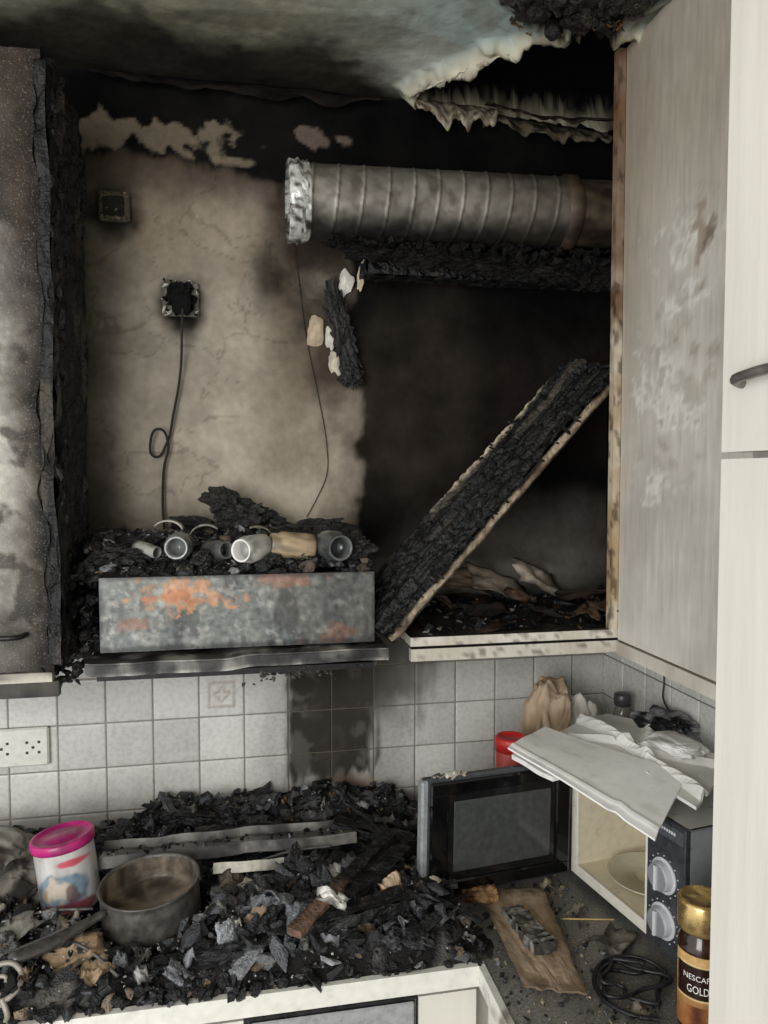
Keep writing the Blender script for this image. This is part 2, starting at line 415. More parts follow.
acc=B(); V,F,C_=gridpts(rng(-1.6,XR,.3),rng(-.8,YB,.3),lambda u,v:(u,v,0),lambda u,v:L(120,112,100)); acc.add(V,F,C_)
acc.out('floor',m_gran)

# ------------------------------------------------------------------ left wall cupboard
lc=empty('wall_cupboard')
X1=-.345; ZT1=2.535
def doorcol(p,nn):
    x,z=p.x,p.z
    n=fb(x,4.4,z,5,5); n2=fb(x,6.4,z,40,3); n3=fb(x,1.4,z*.2,30,3); n6=fb(x,2.2,z,14,4); n9=fb(x,3.3,z,70,3)
    c=mix(L(134,131,124),L(172,168,158),.5+n)
    c=mix(c,L(192,188,176),blob(x,z,-.42,1.95,.08,.22,.7,n6*.8)*.55)
    c=mul(c,1+.16*n2+.08*n3)
    c=mix(c,L(206,202,190),ss(.25,.45,n9+.4*n6)*ss(1.55,1.8,z)*.5)
    c=mix(c,L(96,84,70),ss(.05,.45,n6)*.5)
    e=2.13+(-.345-x)*1.3
    band=ss(-.07,.06,z-e+.10*n)
    top=mix(L(100,95,87),L(74,69,62),.5+n+.3*n3)
    up=mix(L(30,27,25),top,ss(.02,.18,z-e+.08*n))
    c=mix(c,up,band*.95)
    c=mix(c,L(44,40,36),ss(2.44,2.52,z+.04*n)*.7)
    c=mix(c,L(62,50,40),ss(.12,.03,(X1-x)+.04*n+.03*n6)*.75)
    c=mix(c,L(18,16,15),ss(.055,.0,(X1-x)+.03*n+ .03*n6)*.97)
    c=mix(c,L(44,38,33),ss(1.60,1.42,z+.1*n)*.6)
    c=mix(c,L(40,34,30),ss(.15,.0,(X1-x)+.10*n)*ss(1.6,2.1,z)*.5)
    c=mix(c,L(18,17,16),ss(.28,.48,n6+.3*n)*.6)
    if nn.y>-.5: c=L(28,25,23)
    return c
acc=B(); box(acc,(-.93,1.508,1.385),(X1-.003,1.528,ZT1),.005,doorcol,lambda p,n:Vector((0,-1,0))*(.0025*fb(p.x,0,p.z,30,3)+.008*max(0,fb(p.x,2.2,p.z,14,4))*ss(.12,.0,X1-p.x)) if n.y<-.5 else Vector((0,0,0)))
acc.out('door',m_lamsp,lc)
def charside(p,nn):
    d1,d2,q=vor(p.x*40,p.y*40,p.z*18)
    k=ss(0,.25,d2-d1); g=9+20*k*(.6+.8*abs(fb(p.x,p.y,p.z,14,3)))
    c=L(g,g*.98,g*.95)
    n=fb(p.x*2,p.y*2,p.z*.5,8,3)
    return mix(c,L(92,82,70),ss(.35,.6,n)*.45)
def chard(p,nn):
    d1,d2,q=vor(p.x*40,p.y*40,p.z*18)
    rid=fb(p.x*1.0,p.y*8,p.z*.35,6,3)
    return nn*(.006*ss(0,.25,d2-d1)+.018*rid*(1 if abs(nn.x)>.5 else .2)-.003)
acc=B(); box(acc,(X1-.03,1.525,1.375),(X1,1.845,ZT1),.0055,charside,chard)
box(acc,(X1-.012,1.50,1.40),(X1+.010,1.54,ZT1-.02),.006,charside,lambda p,n:n*.012*fb(p.x,p.y,p.z*.6,18,3)+Vector((.012*fb(0,0,p.z,3,2),0,0)))
acc.out('charred_side_panel',m_char,lc)
acc=B()
box(acc,(-.93,1.53,1.375),(X1-.03,1.845,1.395),.03,lambda p,n:L(40,36,32))
box(acc,(-.93,1.53,ZT1-.02),(X1-.03,1.845,ZT1),.03,lambda p,n:L(26,24,22))
box(acc,(-.93,1.53,1.395),(-.915,1.845,ZT1-.02),.05,lambda p,n:L(60,56,50))
box(acc,(-.93,1.50,1.366),(X1-.005,1.525,1.384),.01,lambda p,n:mix(L(186,180,164),L(70,60,52),.35+1.6*fb(p.x,0,p.z*3,9,3)))
box(acc,(-.93,1.505,1.336),(X1+.005,1.525,1.366),.01,lambda p,n:mix(L(60,54,46),L(24,21,19),.45+1.6*fb(p.x,0,p.z*3,9,3)))
acc.out('carcass',m_lam,lc)
hz=1.455
tube('handle',[(-.55,1.507,hz),(-.53,1.482,hz),(-.49,1.478,hz),(-.44,1.478,hz+.002),(-.405,1.482,hz+.002),(-.395,1.507,hz+.002)],.005,material('burnt_handle',.4,metal=.5,col=L(42,38,36)),lc)
acc=B()
for k in range(300):
    z=U(1.38,2.52); s=U(.005,.016)
    rock(acc,(X1+U(-.014,.020),U(1.50,1.60),z),s,mul(L(22,20,19),U(.5,1.8)),(.6,.6,2.2),M=Ry(U(-20,20)))
for k in range(50):
    z=U(1.34,1.42); rock(acc,(X1+U(-.03,.05),U(1.51,1.6),z),U(.006,.018),mul(L(22,20,19),U(.5,1.8)))
acc.out('char_flakes',m_coal,lc)
# ------------------------------------------------------------------ cooker hood
hood=empty('cooker_hood')
def hoodcol(p,nn):
    x,z=p.x,p.z; n=fb(x,2,z,9,5); n2=fb(x,6,z,35,4); n3=fb(x*.3,8,z,60,2); n4=fb(x,3,z*.35,22,5); n5=fb(x,9,z,90,3)
    c=mix(L(92,95,92),L(130,131,124),.5+1.0*n+.4*n5)
    c=mix(c,L(50,49,47),ss(.05,.35,n4)*.6)
    c=mix(c,L(160,157,148),ss(.25,.5,n2+.3*n5)*.5)
    c=mix(c,L(58,54,50),ss(.06,.20,x+.1*n)*.5)
    c=mix(c,L(184,138,104),blob(x,z,-.115,1.522,.075,.026,.3,n*1.4+n2*1.2+n5*.5)*.85)
    c=mix(c,L(156,98,66),blob(x,z,-.14,1.515,.05,.012,.4,n*1.0+n2*1.3)*.7)
    c=mix(c,L(160,116,92),blob(x,z,.10,1.54,.05,.012,.4,n*1.5+n2)*.6)
    c=mix(c,L(130,90,70),blob(x,z,.2,1.43,.04,.015,.4,n*1.5+n2)*.5)
    c=mix(c,L(140,100,76),blob(x,z,-.2,1.46,.03,.01,.4,n*1.5+n2)*.5)
    c=mul(c,1+.2*n3+.2*n5)
    c=mix(c,L(36,34,32),ss(.010,.0,min(z-1.415,1.557-z,x+.268,.277-x)+.004*n2)*.6)
    return c
acc=B()
box(acc,(-.268,1.53,1.41),(.277,1.545,1.557),.0035,hoodcol,lambda p,n:Vector((0,1,0))*.0025*fb(p.x,0,p.z,7,2))
box(acc,(-.268,1.545,1.41),(-.262,1.83,1.557),.02,lambda p,n:L(50,48,46))
box(acc,(.271,1.545,1.41),(.277,1.83,1.557),.02,lambda p,n:L(44,42,40))
box(acc,(-.262,1.545,1.41),(.271,1.83,1.42),.03,lambda p,n:L(30,29,28))
box(acc,(-.262,1.545,1.525),(.271,1.83,1.535),.03,lambda p,n:L(30,29,28))
acc.out('metal_body',m_metal,hood)
acc=B()
fl=lambda p,n:mix(mix(L(70,69,66),L(176,172,162),.3+1.4*fb(p.x,p.y,p.z,16,4)),L(30,28,25),ss(-.1,.35,fb(p.x,4,p.z,10,3))*.8)
dl=lambda p,n:Vector((0,.003*fb(p.x,1,0,14,2),.004*fb(p.x,3,0,8,3)+.004*math.sin(p.x*5)))
box(acc,(-.29,1.495,1.392),(.30,1.83,1.400),.008,fl,dl)
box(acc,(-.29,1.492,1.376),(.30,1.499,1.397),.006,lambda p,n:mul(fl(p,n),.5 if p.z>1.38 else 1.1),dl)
box(acc,(-.27,1.50,1.362),(.27,1.82,1.374),.02,lambda p,n:L(24,22,20))
acc.out('base_flange',m_metal,hood)
acc=B()
for k in range(150):
    x=random.gauss(.12,.06); rock(acc,(x,U(1.495,1.6),1.368-abs(random.gauss(0,.012))),U(.003,.009),mul(L(70,64,56),U(.3,1.8)),(1,1,1.4))
for k in range(60):
    x=U(-.29,.30); rock(acc,(x,U(1.50,1.54),1.370),U(.003,.006),mul(L(60,56,50),U(.4,1.8)))
acc.out('melted_drips',m_coal,hood)
heap=empty('charred_debris_on_hood')
def hh(x,y):
    n=fb(x,y,0,9,4)
    return 1.553+.045*ss(1.55,1.66,y)+.02*n+.02*blob(x,y,0,1.7,.15,.12,.6)+.02*ss(-.05,-.25,x)*ss(1.6,1.7,y)
acc=B(); V,F,C_=gridpts(rng(-.30,.29,.008),rng(1.547,1.835,.008),lambda u,v:(u,v,hh(u,v)),lambda u,v:mul(L(26,24,22),1+fb(u,v,3,40,3))); acc.add(V,F,C_)
for k in range(1100):
    x=U(-.31,.28);y=U(1.545,1.83); rock(acc,(x,y,hh(x,y)+.004),min(.026,.005+random.expovariate(140)),coalcol())
for k in range(300):
    x=U(-.30,.28);y=U(1.56,1.80); g=U(60,150); s=U(.003,.010); rock(acc,(x,y,hh(x,y)+.014),s,L(g,g*.97,g*.92),(1.2,.8,.5))
dk2=(L(18,17,16),L(60,58,55))
for (x,y,z,a,b_,c_,ry) in ((-.025,1.76,1.690,.052,.03,.030,20),(.01,1.75,1.655,.055,.03,.03,-10),(-.10,1.77,1.640,.05,.03,.02,10),(.16,1.72,1.63,.08,.03,.022,-6),(.22,1.66,1.615,.05,.03,.02,15),(-.2,1.68,1.61,.07,.04,.02,-8),(.08,1.78,1.64,.05,.03,.025,30),(-.24,1.60,1.595,.05,.03,.018,0),(.25,1.60,1.60,.035,.03,.025,0),(-.075,1.575,1.585,.018,.02,.018,20),(.07,1.575,1.58,.02,.015,.014,0)):
    lump(acc,(x,y,z),(a,b_,c_),dk2,x*9+3,.5,4,Ry(ry))
for k in range(160):
    z=U(1.39,1.58); rock(acc,(-.305+U(-.02,.02),U(1.55,1.8),z),U(.006,.02),mul(L(22,20,19),U(.5,1.8)))
acc.out('char_pile',m_coal,heap)
acc=B()
for (x0,z0,a0,sw,col) in ((-.15,1.650,15,130,L(190,186,176)),(-.07,1.640,40,140,L(160,156,148)),(.04,1.635,10,110,L(130,122,110))):
    v=[];f=[];c=[]
    for i in range(15):
        t=math.radians(a0+sw*i/14); rx=.034
        for k,yy in enumerate((0,.05)):
            v.append((x0+rx*math.cos(t),1.66+yy,z0-.015+.026*math.sin(t))); c.append(mul(col,U(.6,1.1)))
        if i: q=len(v); f.append((q-4,q-3,q-1,q-2))
    acc.add(v,f,c)
o=acc.out('curled_shard',m_card,heap,True); md=o.modifiers.new('s','SOLIDIFY'); md.thickness=.003

def jar_lying(name,x,y,z,r,l,yaw,col,endcol,mat=None,pitch=0):
    M=T(x,y,z)@Rz(yaw)@Rx(90+pitch)
    e=empty(name); acc=B()
    def cf(t,rr,zz,k):
        n=fb(math.cos(t)*r,math.sin(t)*r+x,zz,40,3)
        return mix(col,L(20,19,18),ss(-.1,.4,n)*.6)
    prof=[(0,-l/2),(r*.9,-l/2),(r,-l/2+.006),(r,-l/4),(r,0),(r,l/2-.022),(r*.86,l/2-.014),(r*.84,l/2-.002),(r*.80,l/2)]
    lathe(acc,prof,M,cf,40)
    lathe(acc,[(r*.80,l/2),(r*.70,l/2+.0005),(r*.66,l/2-.004),(r*.66,l/2-.03),(0,l/2-.032)],M,lambda t,rr,zz,k:mul(endcol,1 if zz>l/2-.01 else .4),40)
    acc.out('body',mat or m_plas,e,True); return e
jar_lying('scorched_jar',-.186,1.602,1.604,.015,.06,50,L(160,158,150),L(120,120,116),pitch=8)
jar_lying('glass_jar',-.120,1.588,1.612,.028,.08,-5,L(120,124,120),L(160,162,158),mat=m_glossy)
jar_lying('scorched_jar',-.044,1.600,1.600,.022,.07,35,L(90,90,86),L(104,104,100),pitch=-6)
jar_lying('white_pot',.028,1.583,1.604,.029,.085,-35,L(206,202,192),L(230,227,218))
jar_lying('spice_tin',.112,1.602,1.607,.029,.095,-80,L(178,156,124),L(150,128,100),pitch=-6)
jar_lying('scorched_jar',.198,1.588,1.606,.033,.09,14,L(80,82,82),L(96,98,96),mat=m_glossy)

# ------------------------------------------------------------------ corner cupboard
cc=empty('corner_wall_cupboard')
def lightedge(p,nn):
    n=fb(p.x,p.y*1.0,p.z,14,4); n2=fb(p.x,p.y,p.z*5,40,3)
    c=mix(L(200,193,176),L(222,217,203),.5+n)
    c=mix(c,L(80,70,58),ss(.2,.55,n2+n*.5)*.7)
    if nn.z>.5: c=mix(L(38,34,31),L(80,70,58),.3+1.2*n)
    return c
acc=B()
box(acc,(.355,1.53,1.395),(.958,1.84,1.414),.008,lightedge)
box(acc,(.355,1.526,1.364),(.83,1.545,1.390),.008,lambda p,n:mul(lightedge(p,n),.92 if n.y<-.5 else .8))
box(acc,(.36,1.545,1.388),(.958,1.84,1.396),.05,lambda p,n:L(60,56,50))
acc.out('bottom_shelf',m_lam,cc)
def stilecol(p,nn):
    n=fb(p.x,p.y,p.z,12,4)
    c=mix(L(206,194,170),L(176,150,116),.5+1.3*n)
    c=mix(c,L(96,60,36),ss(1.8,2.3,p.z+.3*n)*.8)
    c=mix(c,L(40,28,20),ss(.1,.5,fb(p.x,p.y,p.z*.4,60,3))*.7)
    return c
acc=B(); box(acc,(.810,1.527,1.414),(.827,1.548,2.672),.005,stilecol)
acc.out('stile',m_lam,cc)
def rdoor(p,nn):
    y,z=p.y,p.z; n=fb(1,y,z,4,5); n2=fb(2,y,z,18,4); g=fb(4,y*30,z*1.2,2,3); n7=fb(2,y,z,45,3)
    c=mix(L(188,182,170),L(208,202,190),.5+n)
    c=mix(c,L(160,147,128),ss(2.0,2.5,z+.1*n)*.65)
    c=mix(c,L(140,124,102),ss(1.34,1.53,y+.05*n)*.5*ss(1.5,2.2,z))
    c=mul(c,1+.09*g+.05*n2)
    for cy,cz,ry,rz in ((1.26,2.20,.07,.06),(1.33,2.08,.04,.03),(1.26,2.10,.03,.025),(1.36,1.98,.06,.06),(1.30,1.90,.07,.04),(1.42,1.94,.04,.05),(1.38,1.75,.05,.03)):
        k=blob(y,z,cy,cz,ry,rz,.5,n2*1.7+n7*1.2); c=mix(c,L(232,229,218),k*.7)
        k=blob(y,z,cy-.02,cz+.03,ry,rz,.5,n2*2.2+n7*1.2+.3); c=mix(c,L(142,129,110),k*.5)
    k=blob(y,z,1.25,2.18,.022,.03,.3,n2*2.5+n7); c=mix(c,L(128,100,74),k*.5)
    k=blob(y,z,1.22,2.19,.010,.025,.3,n2*2.5+n7); c=mix(c,L(74,56,42),k*.5)
    if nn.y>.5 or nn.z<-.5: c=L(180,162,130)
    return c
acc=B(); box(acc,(.828,.62,1.392),(.846,1.527,2.674),.008,rdoor)
acc.out('door',m_lam,cc)
acc=B(); box(acc,(.824,.62,1.360),(.846,1.545,1.388),.02,lambda p,n:mul(mix(L(214,208,195),L(180,171,156),.5+fb(p.x,p.y,p.z,8,3)),.95))
box(acc,(.846,.62,1.375),(.960,1.53,1.392),.05,lambda p,n:L(150,144,132))
acc.out('pelmet',m_lam,cc)
acc=B()
def hc(x,y): return 1.416+.028*ss(1.6,1.8,y)+.015*fb(x,y,0,10,4)
V,F,C_=gridpts(rng(.40,.955,.01),rng(1.55,1.84,.01),lambda u,v:(u,v,hc(u,v)),lambda u,v:mix(L(30,27,25),L(96,72,52),ss(.1,.5,fb(u,v,3,8,3)))); acc.add(V,F,C_)
for k in range(320):
    x=U(.40,.95);y=U(1.55,1.83); r=R()
    col=L(104,80,60) if r<.10 else (L(150,140,124) if r<.16 else coalcol())
    rock(acc,(x,y,hc(x,y)+.003),min(.020,.003+random.expovariate(180)),col,(1.3,1,.6))
acc.out('burnt_contents',m_soot,cc)
def flake(acc,x,y,z,sx,sy,a,ti,col,seed):
    M=T(x,y,z)@Rz(a)@Rx(ti)@Ry(ti*.6)
    def fn(u,v):
        rr=1+.35*fb(u*2+seed,v*2,0,1,3)
        return tuple(M@Vector(((u-.5)*sx*rr,(v-.5)*sy*rr,.02*fb(u+seed,v,1,1.5,3))))
    V,F,C_=gridpts([i/12 for i in range(13)],[i/12 for i in range(13)],fn,lambda u,v:mul(mix(col,L(26,23,21),ss(.2,.0,min(u,v,1-u,1-v)+.15*fb(u+seed,v,2,3,3))*.8),1+.3*fb(u+seed,v,5,5,3)))
    acc.add(V,F,C_)
acc=B()
for i,(x,y,z,s,col,a,ti) in enumerate(((.87,1.60,1.455,.15,L(98,78,62),30,14),(.80,1.62,1.442,.12,L(118,94,74),60,8),(.64,1.76,1.490,.20,L(190,176,158),15,35),(.74,1.78,1.500,.16,L(200,186,168),5,38),(.57,1.80,1.490,.15,L(164,142,120),10,34),(.92,1.70,1.48,.12,L(90,72,58),80,15),(.56,1.66,1.442,.12,L(46,41,37),30,8),(.70,1.62,1.442,.14,L(56,48,42),100,10),(.83,1.70,1.475,.14,L(72,60,50),140,14),(.50,1.72,1.458,.11,L(110,94,80),45,20),(.66,1.70,1.47,.12,L(128,98,78),70,20))):
    flake(acc,x,y,z,s,s*.5,a,ti,col,i*3.3)
o=acc.out('peeled_board_layers',m_card,cc,True); md=o.modifiers.new('s','SOLIDIFY'); md.thickness=.003

# fallen charred shelf panel
A_=Vector((.318,1.498,1.418)); B_=Vector((.822,1.580,1.936))
d=(B_-A_); Ln=d.length; d.normalize()
n0=Vector((-.72,-.40,.60)); w=n0.cross(d).normalized()
if w.y<0: w=-w
nn_=d.cross(w).normalized()
if nn_.x>0: nn_=-nn_
Mb=Matrix(((d.x,w.x,nn_.x,A_.x),(d.y,w.y,nn_.y,A_.y),(d.z,w.z,nn_.z,A_.z),(0,0,0,1)))
TH=.026; WD=.172
def brdcol(p,nn):
    d1,d2,q=vor(p.x*22,p.y*50,p.z*30)
    k=ss(0,.22,d2-d1); g=9+20*k*(.5+1.2*abs(fb(p.x,p.y,p.z,16,3)))
    c=L(g,g*.98,g*.96)
    if nn.z>.5:
        c=mix(c,L(96,88,76),ss(.2,.55,fb(p.x*.5,p.y*6,3,6,3))*.45)
        c=mix(c,L(200,186,160),ss(WD-.014,WD-.002,p.y+.006*fb(p.x,0,0,40,2))*ss(.25,.35,p.x)*ss(.75,.6,p.x)*.9)
    if nn.y<-.5:
        n=fb(p.x*.6,p.y,p.z,20,4)
        c2=mix(L(184,168,144),L(132,114,92),.5+1.6*n)
        c2=mix(c2,L(24,21,19),ss(.55,.85,p.z/TH+.35*n))
        c2=mix(c2,L(40,34,28),ss(.15,.0,p.z/TH-.1+.2*n))
        c=mix(c2,L(44,33,26),ss(.2,.5,fb(p.x,3,p.z,9,3))*.6)
    return c
def brdd(p,nn):
    if nn.z>.5:
        d1,d2,q=vor(p.x*22,p.y*50,p.z*30)
        return nn*(.005*ss(0,.25,d2-d1)+.012*fb(p.x*.6,p.y*5,1,7,3))
    if nn.y<-.5: return nn*(.004*fb(p.x,0,p.z,20,3))*ss(0,.01,TH-p.z)
    return Vector((0,0,0))
acc=B(); box(acc,(-.01,0,0),(Ln+.07,WD,TH),.004,brdcol,brdd,Mb)
for k in range(120):
    p=Mb@Vector((U(0,Ln),U(-.004,.01) if R()<.5 else U(WD-.01,WD+.004),TH+U(-.004,.004))); rock(acc,tuple(p),U(.004,.011),mul(L(24,22,21),U(.5,1.8)),(1.6,1,.7))
acc.out('fallen_charred_panel',m_char)

# ------------------------------------------------------------------ duct
duct=empty('extractor_duct')
Y0=1.672; pA=Vector((.125,Y0,2.352)); pB=Vector((.958,Y0,2.372))
dd=(pB-pA).normalized(); LD=(pB-pA).length
Md=Matrix.Translation(pA)@dd.to_track_quat('Z','Y').to_matrix().to_4x4()
Rr=.079
prof=[];s=0
SP=.62
while s<SP: prof.append((Rr,s)); s+=.003
def dcol(t,r,z,k):
    p=Md@Vector((r*math.cos(t),r*math.sin(t),z)); n=fb(p.x,p.y,p.z,8,4); n2=fb(p.x,p.y,p.z,30,3)
    c=mix(L(110,104,94),L(146,140,128),.5+n)
    c=mix(c,L(68,59,49),ss(-.1,.5,n2+.3*n)*.5)
    ph=(z/.055+t/6.283)%1.0
    if ph<.10: c=mul(c,1.3)
    elif ph<.17: c=mul(c,.6)
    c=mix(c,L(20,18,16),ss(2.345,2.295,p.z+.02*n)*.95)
    c=mix(c,L(44,38,32),ss(2.38,2.43,p.z+.03*n)*.7)
    c=mix(c,L(54,46,37),ss(.35,.58,z+.1*n)*.55)
    if z<.03: c=mix(c,L(205,203,195),.5+1.5*n2)
    return c
def ddisp(t,z,k):
    ph=(z/.055+t/6.283)%1.0
    r=.0022*math.exp(-((ph-.08)/.05)**2)
    r+=.0008*fb(math.cos(t),math.sin(t),z*6,2,3)
    if z<.03: r+=.006*fb(math.cos(t)*2,math.sin(t)*2,z*60,2,3)+.003
    return r
acc=B(); lathe(acc,prof,Md,dcol,110,ddisp)
lathe(acc,[(Rr,0),(Rr-.006,.002),(Rr-.008,.02),(Rr-.008,.2)],Md,lambda t,r,z,k:L(190,188,180) if z<.01 else L(50,44,38),96)
prof=[(Rr,SP-.01),(Rr+.006,SP),(Rr+.006,SP+.02),(Rr-.004,SP+.028)]+[(Rr-.004,SP+.03+.005*i) for i in range(int((LD-SP-.03)/.005))]
lathe(acc,prof,Md,lambda t,r,z,k:mix(L(84,72,56),L(50,40,31),.5+1.5*fb(math.cos(t),math.sin(t),z*4,2,3)),64,lambda t,z,k:.002*fb(math.cos(t),math.sin(t),z*8,2,3))
acc.out('spiral_tube',m_duct,duct,True)
acc=B()
lathe(acc,[(Rr+.002,-.014),(Rr+.006,-.01),(Rr+.004,0),(Rr+.008,.008),(Rr+.003,.014),(Rr+.005,.022),(Rr+.001,.026)],Md,lambda t,r,z,k:mul(mix(L(226,225,218),L(90,84,74),ss(.0,.4,fb(math.cos(t)*3,math.sin(t)*3,z*30,2,3))),.85),96,lambda t,z,k:.007*fb(math.cos(t)*2,math.sin(t)*2,z*40,2,3))
acc.out('torn_collar',m_foil,duct,True)
acc=B()
for k in range(500):
    a=R(); x=.20+.76*a; s=U(.004,.012+.010*a)
    rock(acc,(x,Y0+U(-.03,.05)-.01,2.352-Rr-U(-.004,.010+.050*a*a)),s,mul(L(20,18,17),U(.4,1.8)),(1.4,1,.8))
for i in range(9):
    lump(acc,(.30+.075*i,Y0+.02,2.258-.003*i),(.05,.03,.014+.0022*i),(L(14,13,12),L(40,36,33)),i*2.7,.6,4)
acc.out('charred_residue',m_soot,duct)
acc=B()
box(acc,(.30,1.74,2.225),(.96,1.80,2.262),.01,charside,chard)
acc.out('charred_batten',m_char,duct)

# ------------------------------------------------------------------ sockets etc on the wall
e=empty('burnt_junction_box'); acc=B()
Ms=T(-.272,YB,2.372)
sbox(acc,(-.034,-.020,-.034),(.034,0,.034),L(96,86,72),Ms,.004)
sbox(acc,(-.024,-.028,-.024),(.022,-.019,.020),L(44,39,33),Ms,.003)
for k in range(35): rock(acc,(-.272+U(-.03,.03),YB-.024,2.372+U(-.03,.03)),U(.004,.009),mul(L(130,118,98),U(.2,1.2)))
acc.out('box',m_soot,e)
e=empty('melted_socket'); acc=B()
Ms=T(-.128,YB,2.17)
sbox(acc,(-.042,-.010,-.040),(.042,0,.040),L(120,114,102),Ms,.004)
sbox(acc,(-.018,-.05,-.034),(.024,-.008,.012),L(16,15,15),Ms@Rx(8),.006)
lump(acc,(-.126,YB-.016,2.175),(.030,.016,.028),(L(12,12,11),L(30,28,26)),4,.5,4)
for (dx,dz) in ((-.036,.028),(-.038,-.026),(.038,.016),(-.030,-.034),(.036,-.03),(-.04,.0),(.02,.036),(-.01,.038)):
    rock(acc,(-.128+dx,YB-.014,2.17+dz),U(.009,.014),L(222,218,206),(1,.4,1))
for k in range(30): rock(acc,(-.128+U(-.04,.04),YB-.018,2.17+U(-.042,.042)),U(.003,.008),mul(L(20,19,18),U(.4,2)))
acc.out('plate_and_plug',m_soot,e)
tube('flex',[(-.122,YB-.045,2.14),(-.124,YB-.04,2.10),(-.13,YB-.02,2.0),(-.148,YB-.015,1.90),(-.165,YB-.015,1.83),(-.19,YB-.015,1.80),(-.20,YB-.02,1.835),(-.18,YB-.025,1.865),(-.160,YB-.02,1.83),(-.170,YB-.015,1.78),(-.175,YB-.015,1.70),(-.172,YB-.02,1.63)],.0030,m_wire,e)
tube('loose_wire',[(.130,YB-.02,2.33),(.150,YB-.004,2.22),(.165,YB-.004,2.10),(.195,YB-.004,1.95),(.215,YB-.004,1.83),(.215,YB-.004,1.76),(.19,YB-.005,1.70),(.165,YB-.006,1.655)],.0010,m_wire)
e=empty('charred_hose_fragment'); acc=B()
lump(acc,(.252,1.828,2.10),(.026,.016,.11),(L(14,13,13),L(66,64,61)),2.0,.25,5,Ry(-14),rib=30)
lump(acc,(.272,1.825,2.00),(.028,.018,.028),(L(14,13,13),L(60,58,55)),6.0,.5,4,Ry(-10))
acc.out('hose',m_coal,e)
acc=B()
def shard(acc,x,y,z,a,b_,rotd,col,seed):
    M=T(x,y,z)@Ry(rotd)@Rx(90)
    def fn(u,v):
        th=2*math.pi*u; rr=v*(1+.45*fb(math.cos(th)*1.3+seed,math.sin(th)*1.3,0,1,3))
        return tuple(M@Vector((a*rr*math.cos(th),b_*rr*math.sin(th),.004*(1-v)+.002*fb(u*3,v,seed,1,2))))
    V,F,C_=gridpts([i/20 for i in range(21)],[i/4 for i in range(5)],fn,lambda u,v:mul(col,1.1-.35*v+.3*fb(u*4,v*4,seed,1,3)))
    acc.add(V,F,C_)
shard(acc,.262,1.838,2.225,.020,.030,10,L(226,220,208),1); shard(acc,.300,1.842,2.245,.009,.040,8,L(216,198,170),2)
shard(acc,.188,1.843,2.105,.022,.038,10,L(190,172,146),3); shard(acc,.225,1.835,2.09,.014,.030,-10,L(216,210,196),4); shard(acc,.234,1.834,2.03,.014,.032,-14,L(206,196,176),5)
acc.out('broken_plaster',m_card,e)
e=empty('wall_socket'); acc=B()
Ms=T(-.50,YB-.008,1.128)
sbox(acc,(-.075,-.012,-.045),(.062,0,.045),L(222,219,204),Ms,.004)
for cx in (-.04,.028):
    for dx,dz in ((-.013,.012),(.013,.012),(-.013,-.012),(.013,-.012),(0,.0)):
        sbox(acc,(cx+dx-.003,-.0128,dz-.003),(cx+dx+.003,-.011,dz+.003),L(50,46,42),Ms)
acc.out('plate',m_plas,e)

# ------------------------------------------------------------------ tall unit at the right
tu=empty('tall_larder_unit')
tc=lambda p,n:mul(L(203,198,187),1+.06*fb(p.x,p.y*14,p.z*.8,3,3)+.03*fb(p.x,p.y,p.z,3,3))
acc=B()
box(acc,(.443,-.10,.0),(.960,.585,2.60),.05,tc)
acc.out('carcass',m_white,tu)
acc=B(); box(acc,(.417,-.10,1.779),(.440,.592,2.60),.02,tc); acc.out('upper_door',m_white,tu)
acc=B(); box(acc,(.417,-.10,.12),(.440,.592,1.773),.02,tc); acc.out('lower_door',m_white,tu)
tube('handle',[(.417,.566,1.836),(.406,.560,1.838),(.404,.545,1.840),(.404,.47,1.842),(.406,.43,1.842),(.417,.42,1.842)],.0045,material('dark_nickel',.35,metal=.7,col=L(120,116,110)),tu)

# ------------------------------------------------------------------ worktop and base cupboards
wt=empty('worktop')
gc=lambda p,n:mix(L(92,89,84),L(130,126,119),.5+fb(p.x,p.y,p.z,7,4))
acc=B()
box(acc,(-.95,1.225,.862),(.956,1.842,.900),.03,gc)
box(acc,(.416,.60,.862),(.956,1.225,.900),.03,gc)
acc.out('granite_slab',m_gran,wt)
acc=B()
we=lambda p,n:mix(L(222,219,208),L(120,110,96),ss(.2,.6,fb(p.x,p.y,p.z,12,4)))
box(acc,(-.95,1.212,.866),(.410,1.225,.9025),.01,we); box(acc,(.404,.60,.866),(.416,1.2245,.9025),.01,we)
acc.out('edge_trim',m_plas,wt)
bc=empty('base_cupboard')
acc=B()
wc=lambda p,n:mul(L(216,212,200),1+.05*fb(p.x*10,p.y,p.z,3,3))
box(acc,(-.95,1.28,.0),(.94,1.83,.858),.1,wc)
box(acc,(.47,.62,.0),(.94,1.28,.858),.1,wc)
for x0,x1 in ((-.95,-.36),(-.352,-.0),(.30,.405)):
    box(acc,(x0,1.228,.13),(x1,1.279,.850),.04,wc)
box(acc,(.418,.62,.13),(.469,1.2,.850),.04,wc)
acc.out('carcass_and_doors',m_white,bc)
ov=empty('built_in_oven'); acc=B()
sbox(acc,(.006,1.222,.0),(.295,1.279,.855),L(30,30,31),None,.003)
sbox(acc,(.012,1.216,.79),(.29,1.222,.85),L(150,150,150),None,.003)
acc.out('front',m_black,ov)

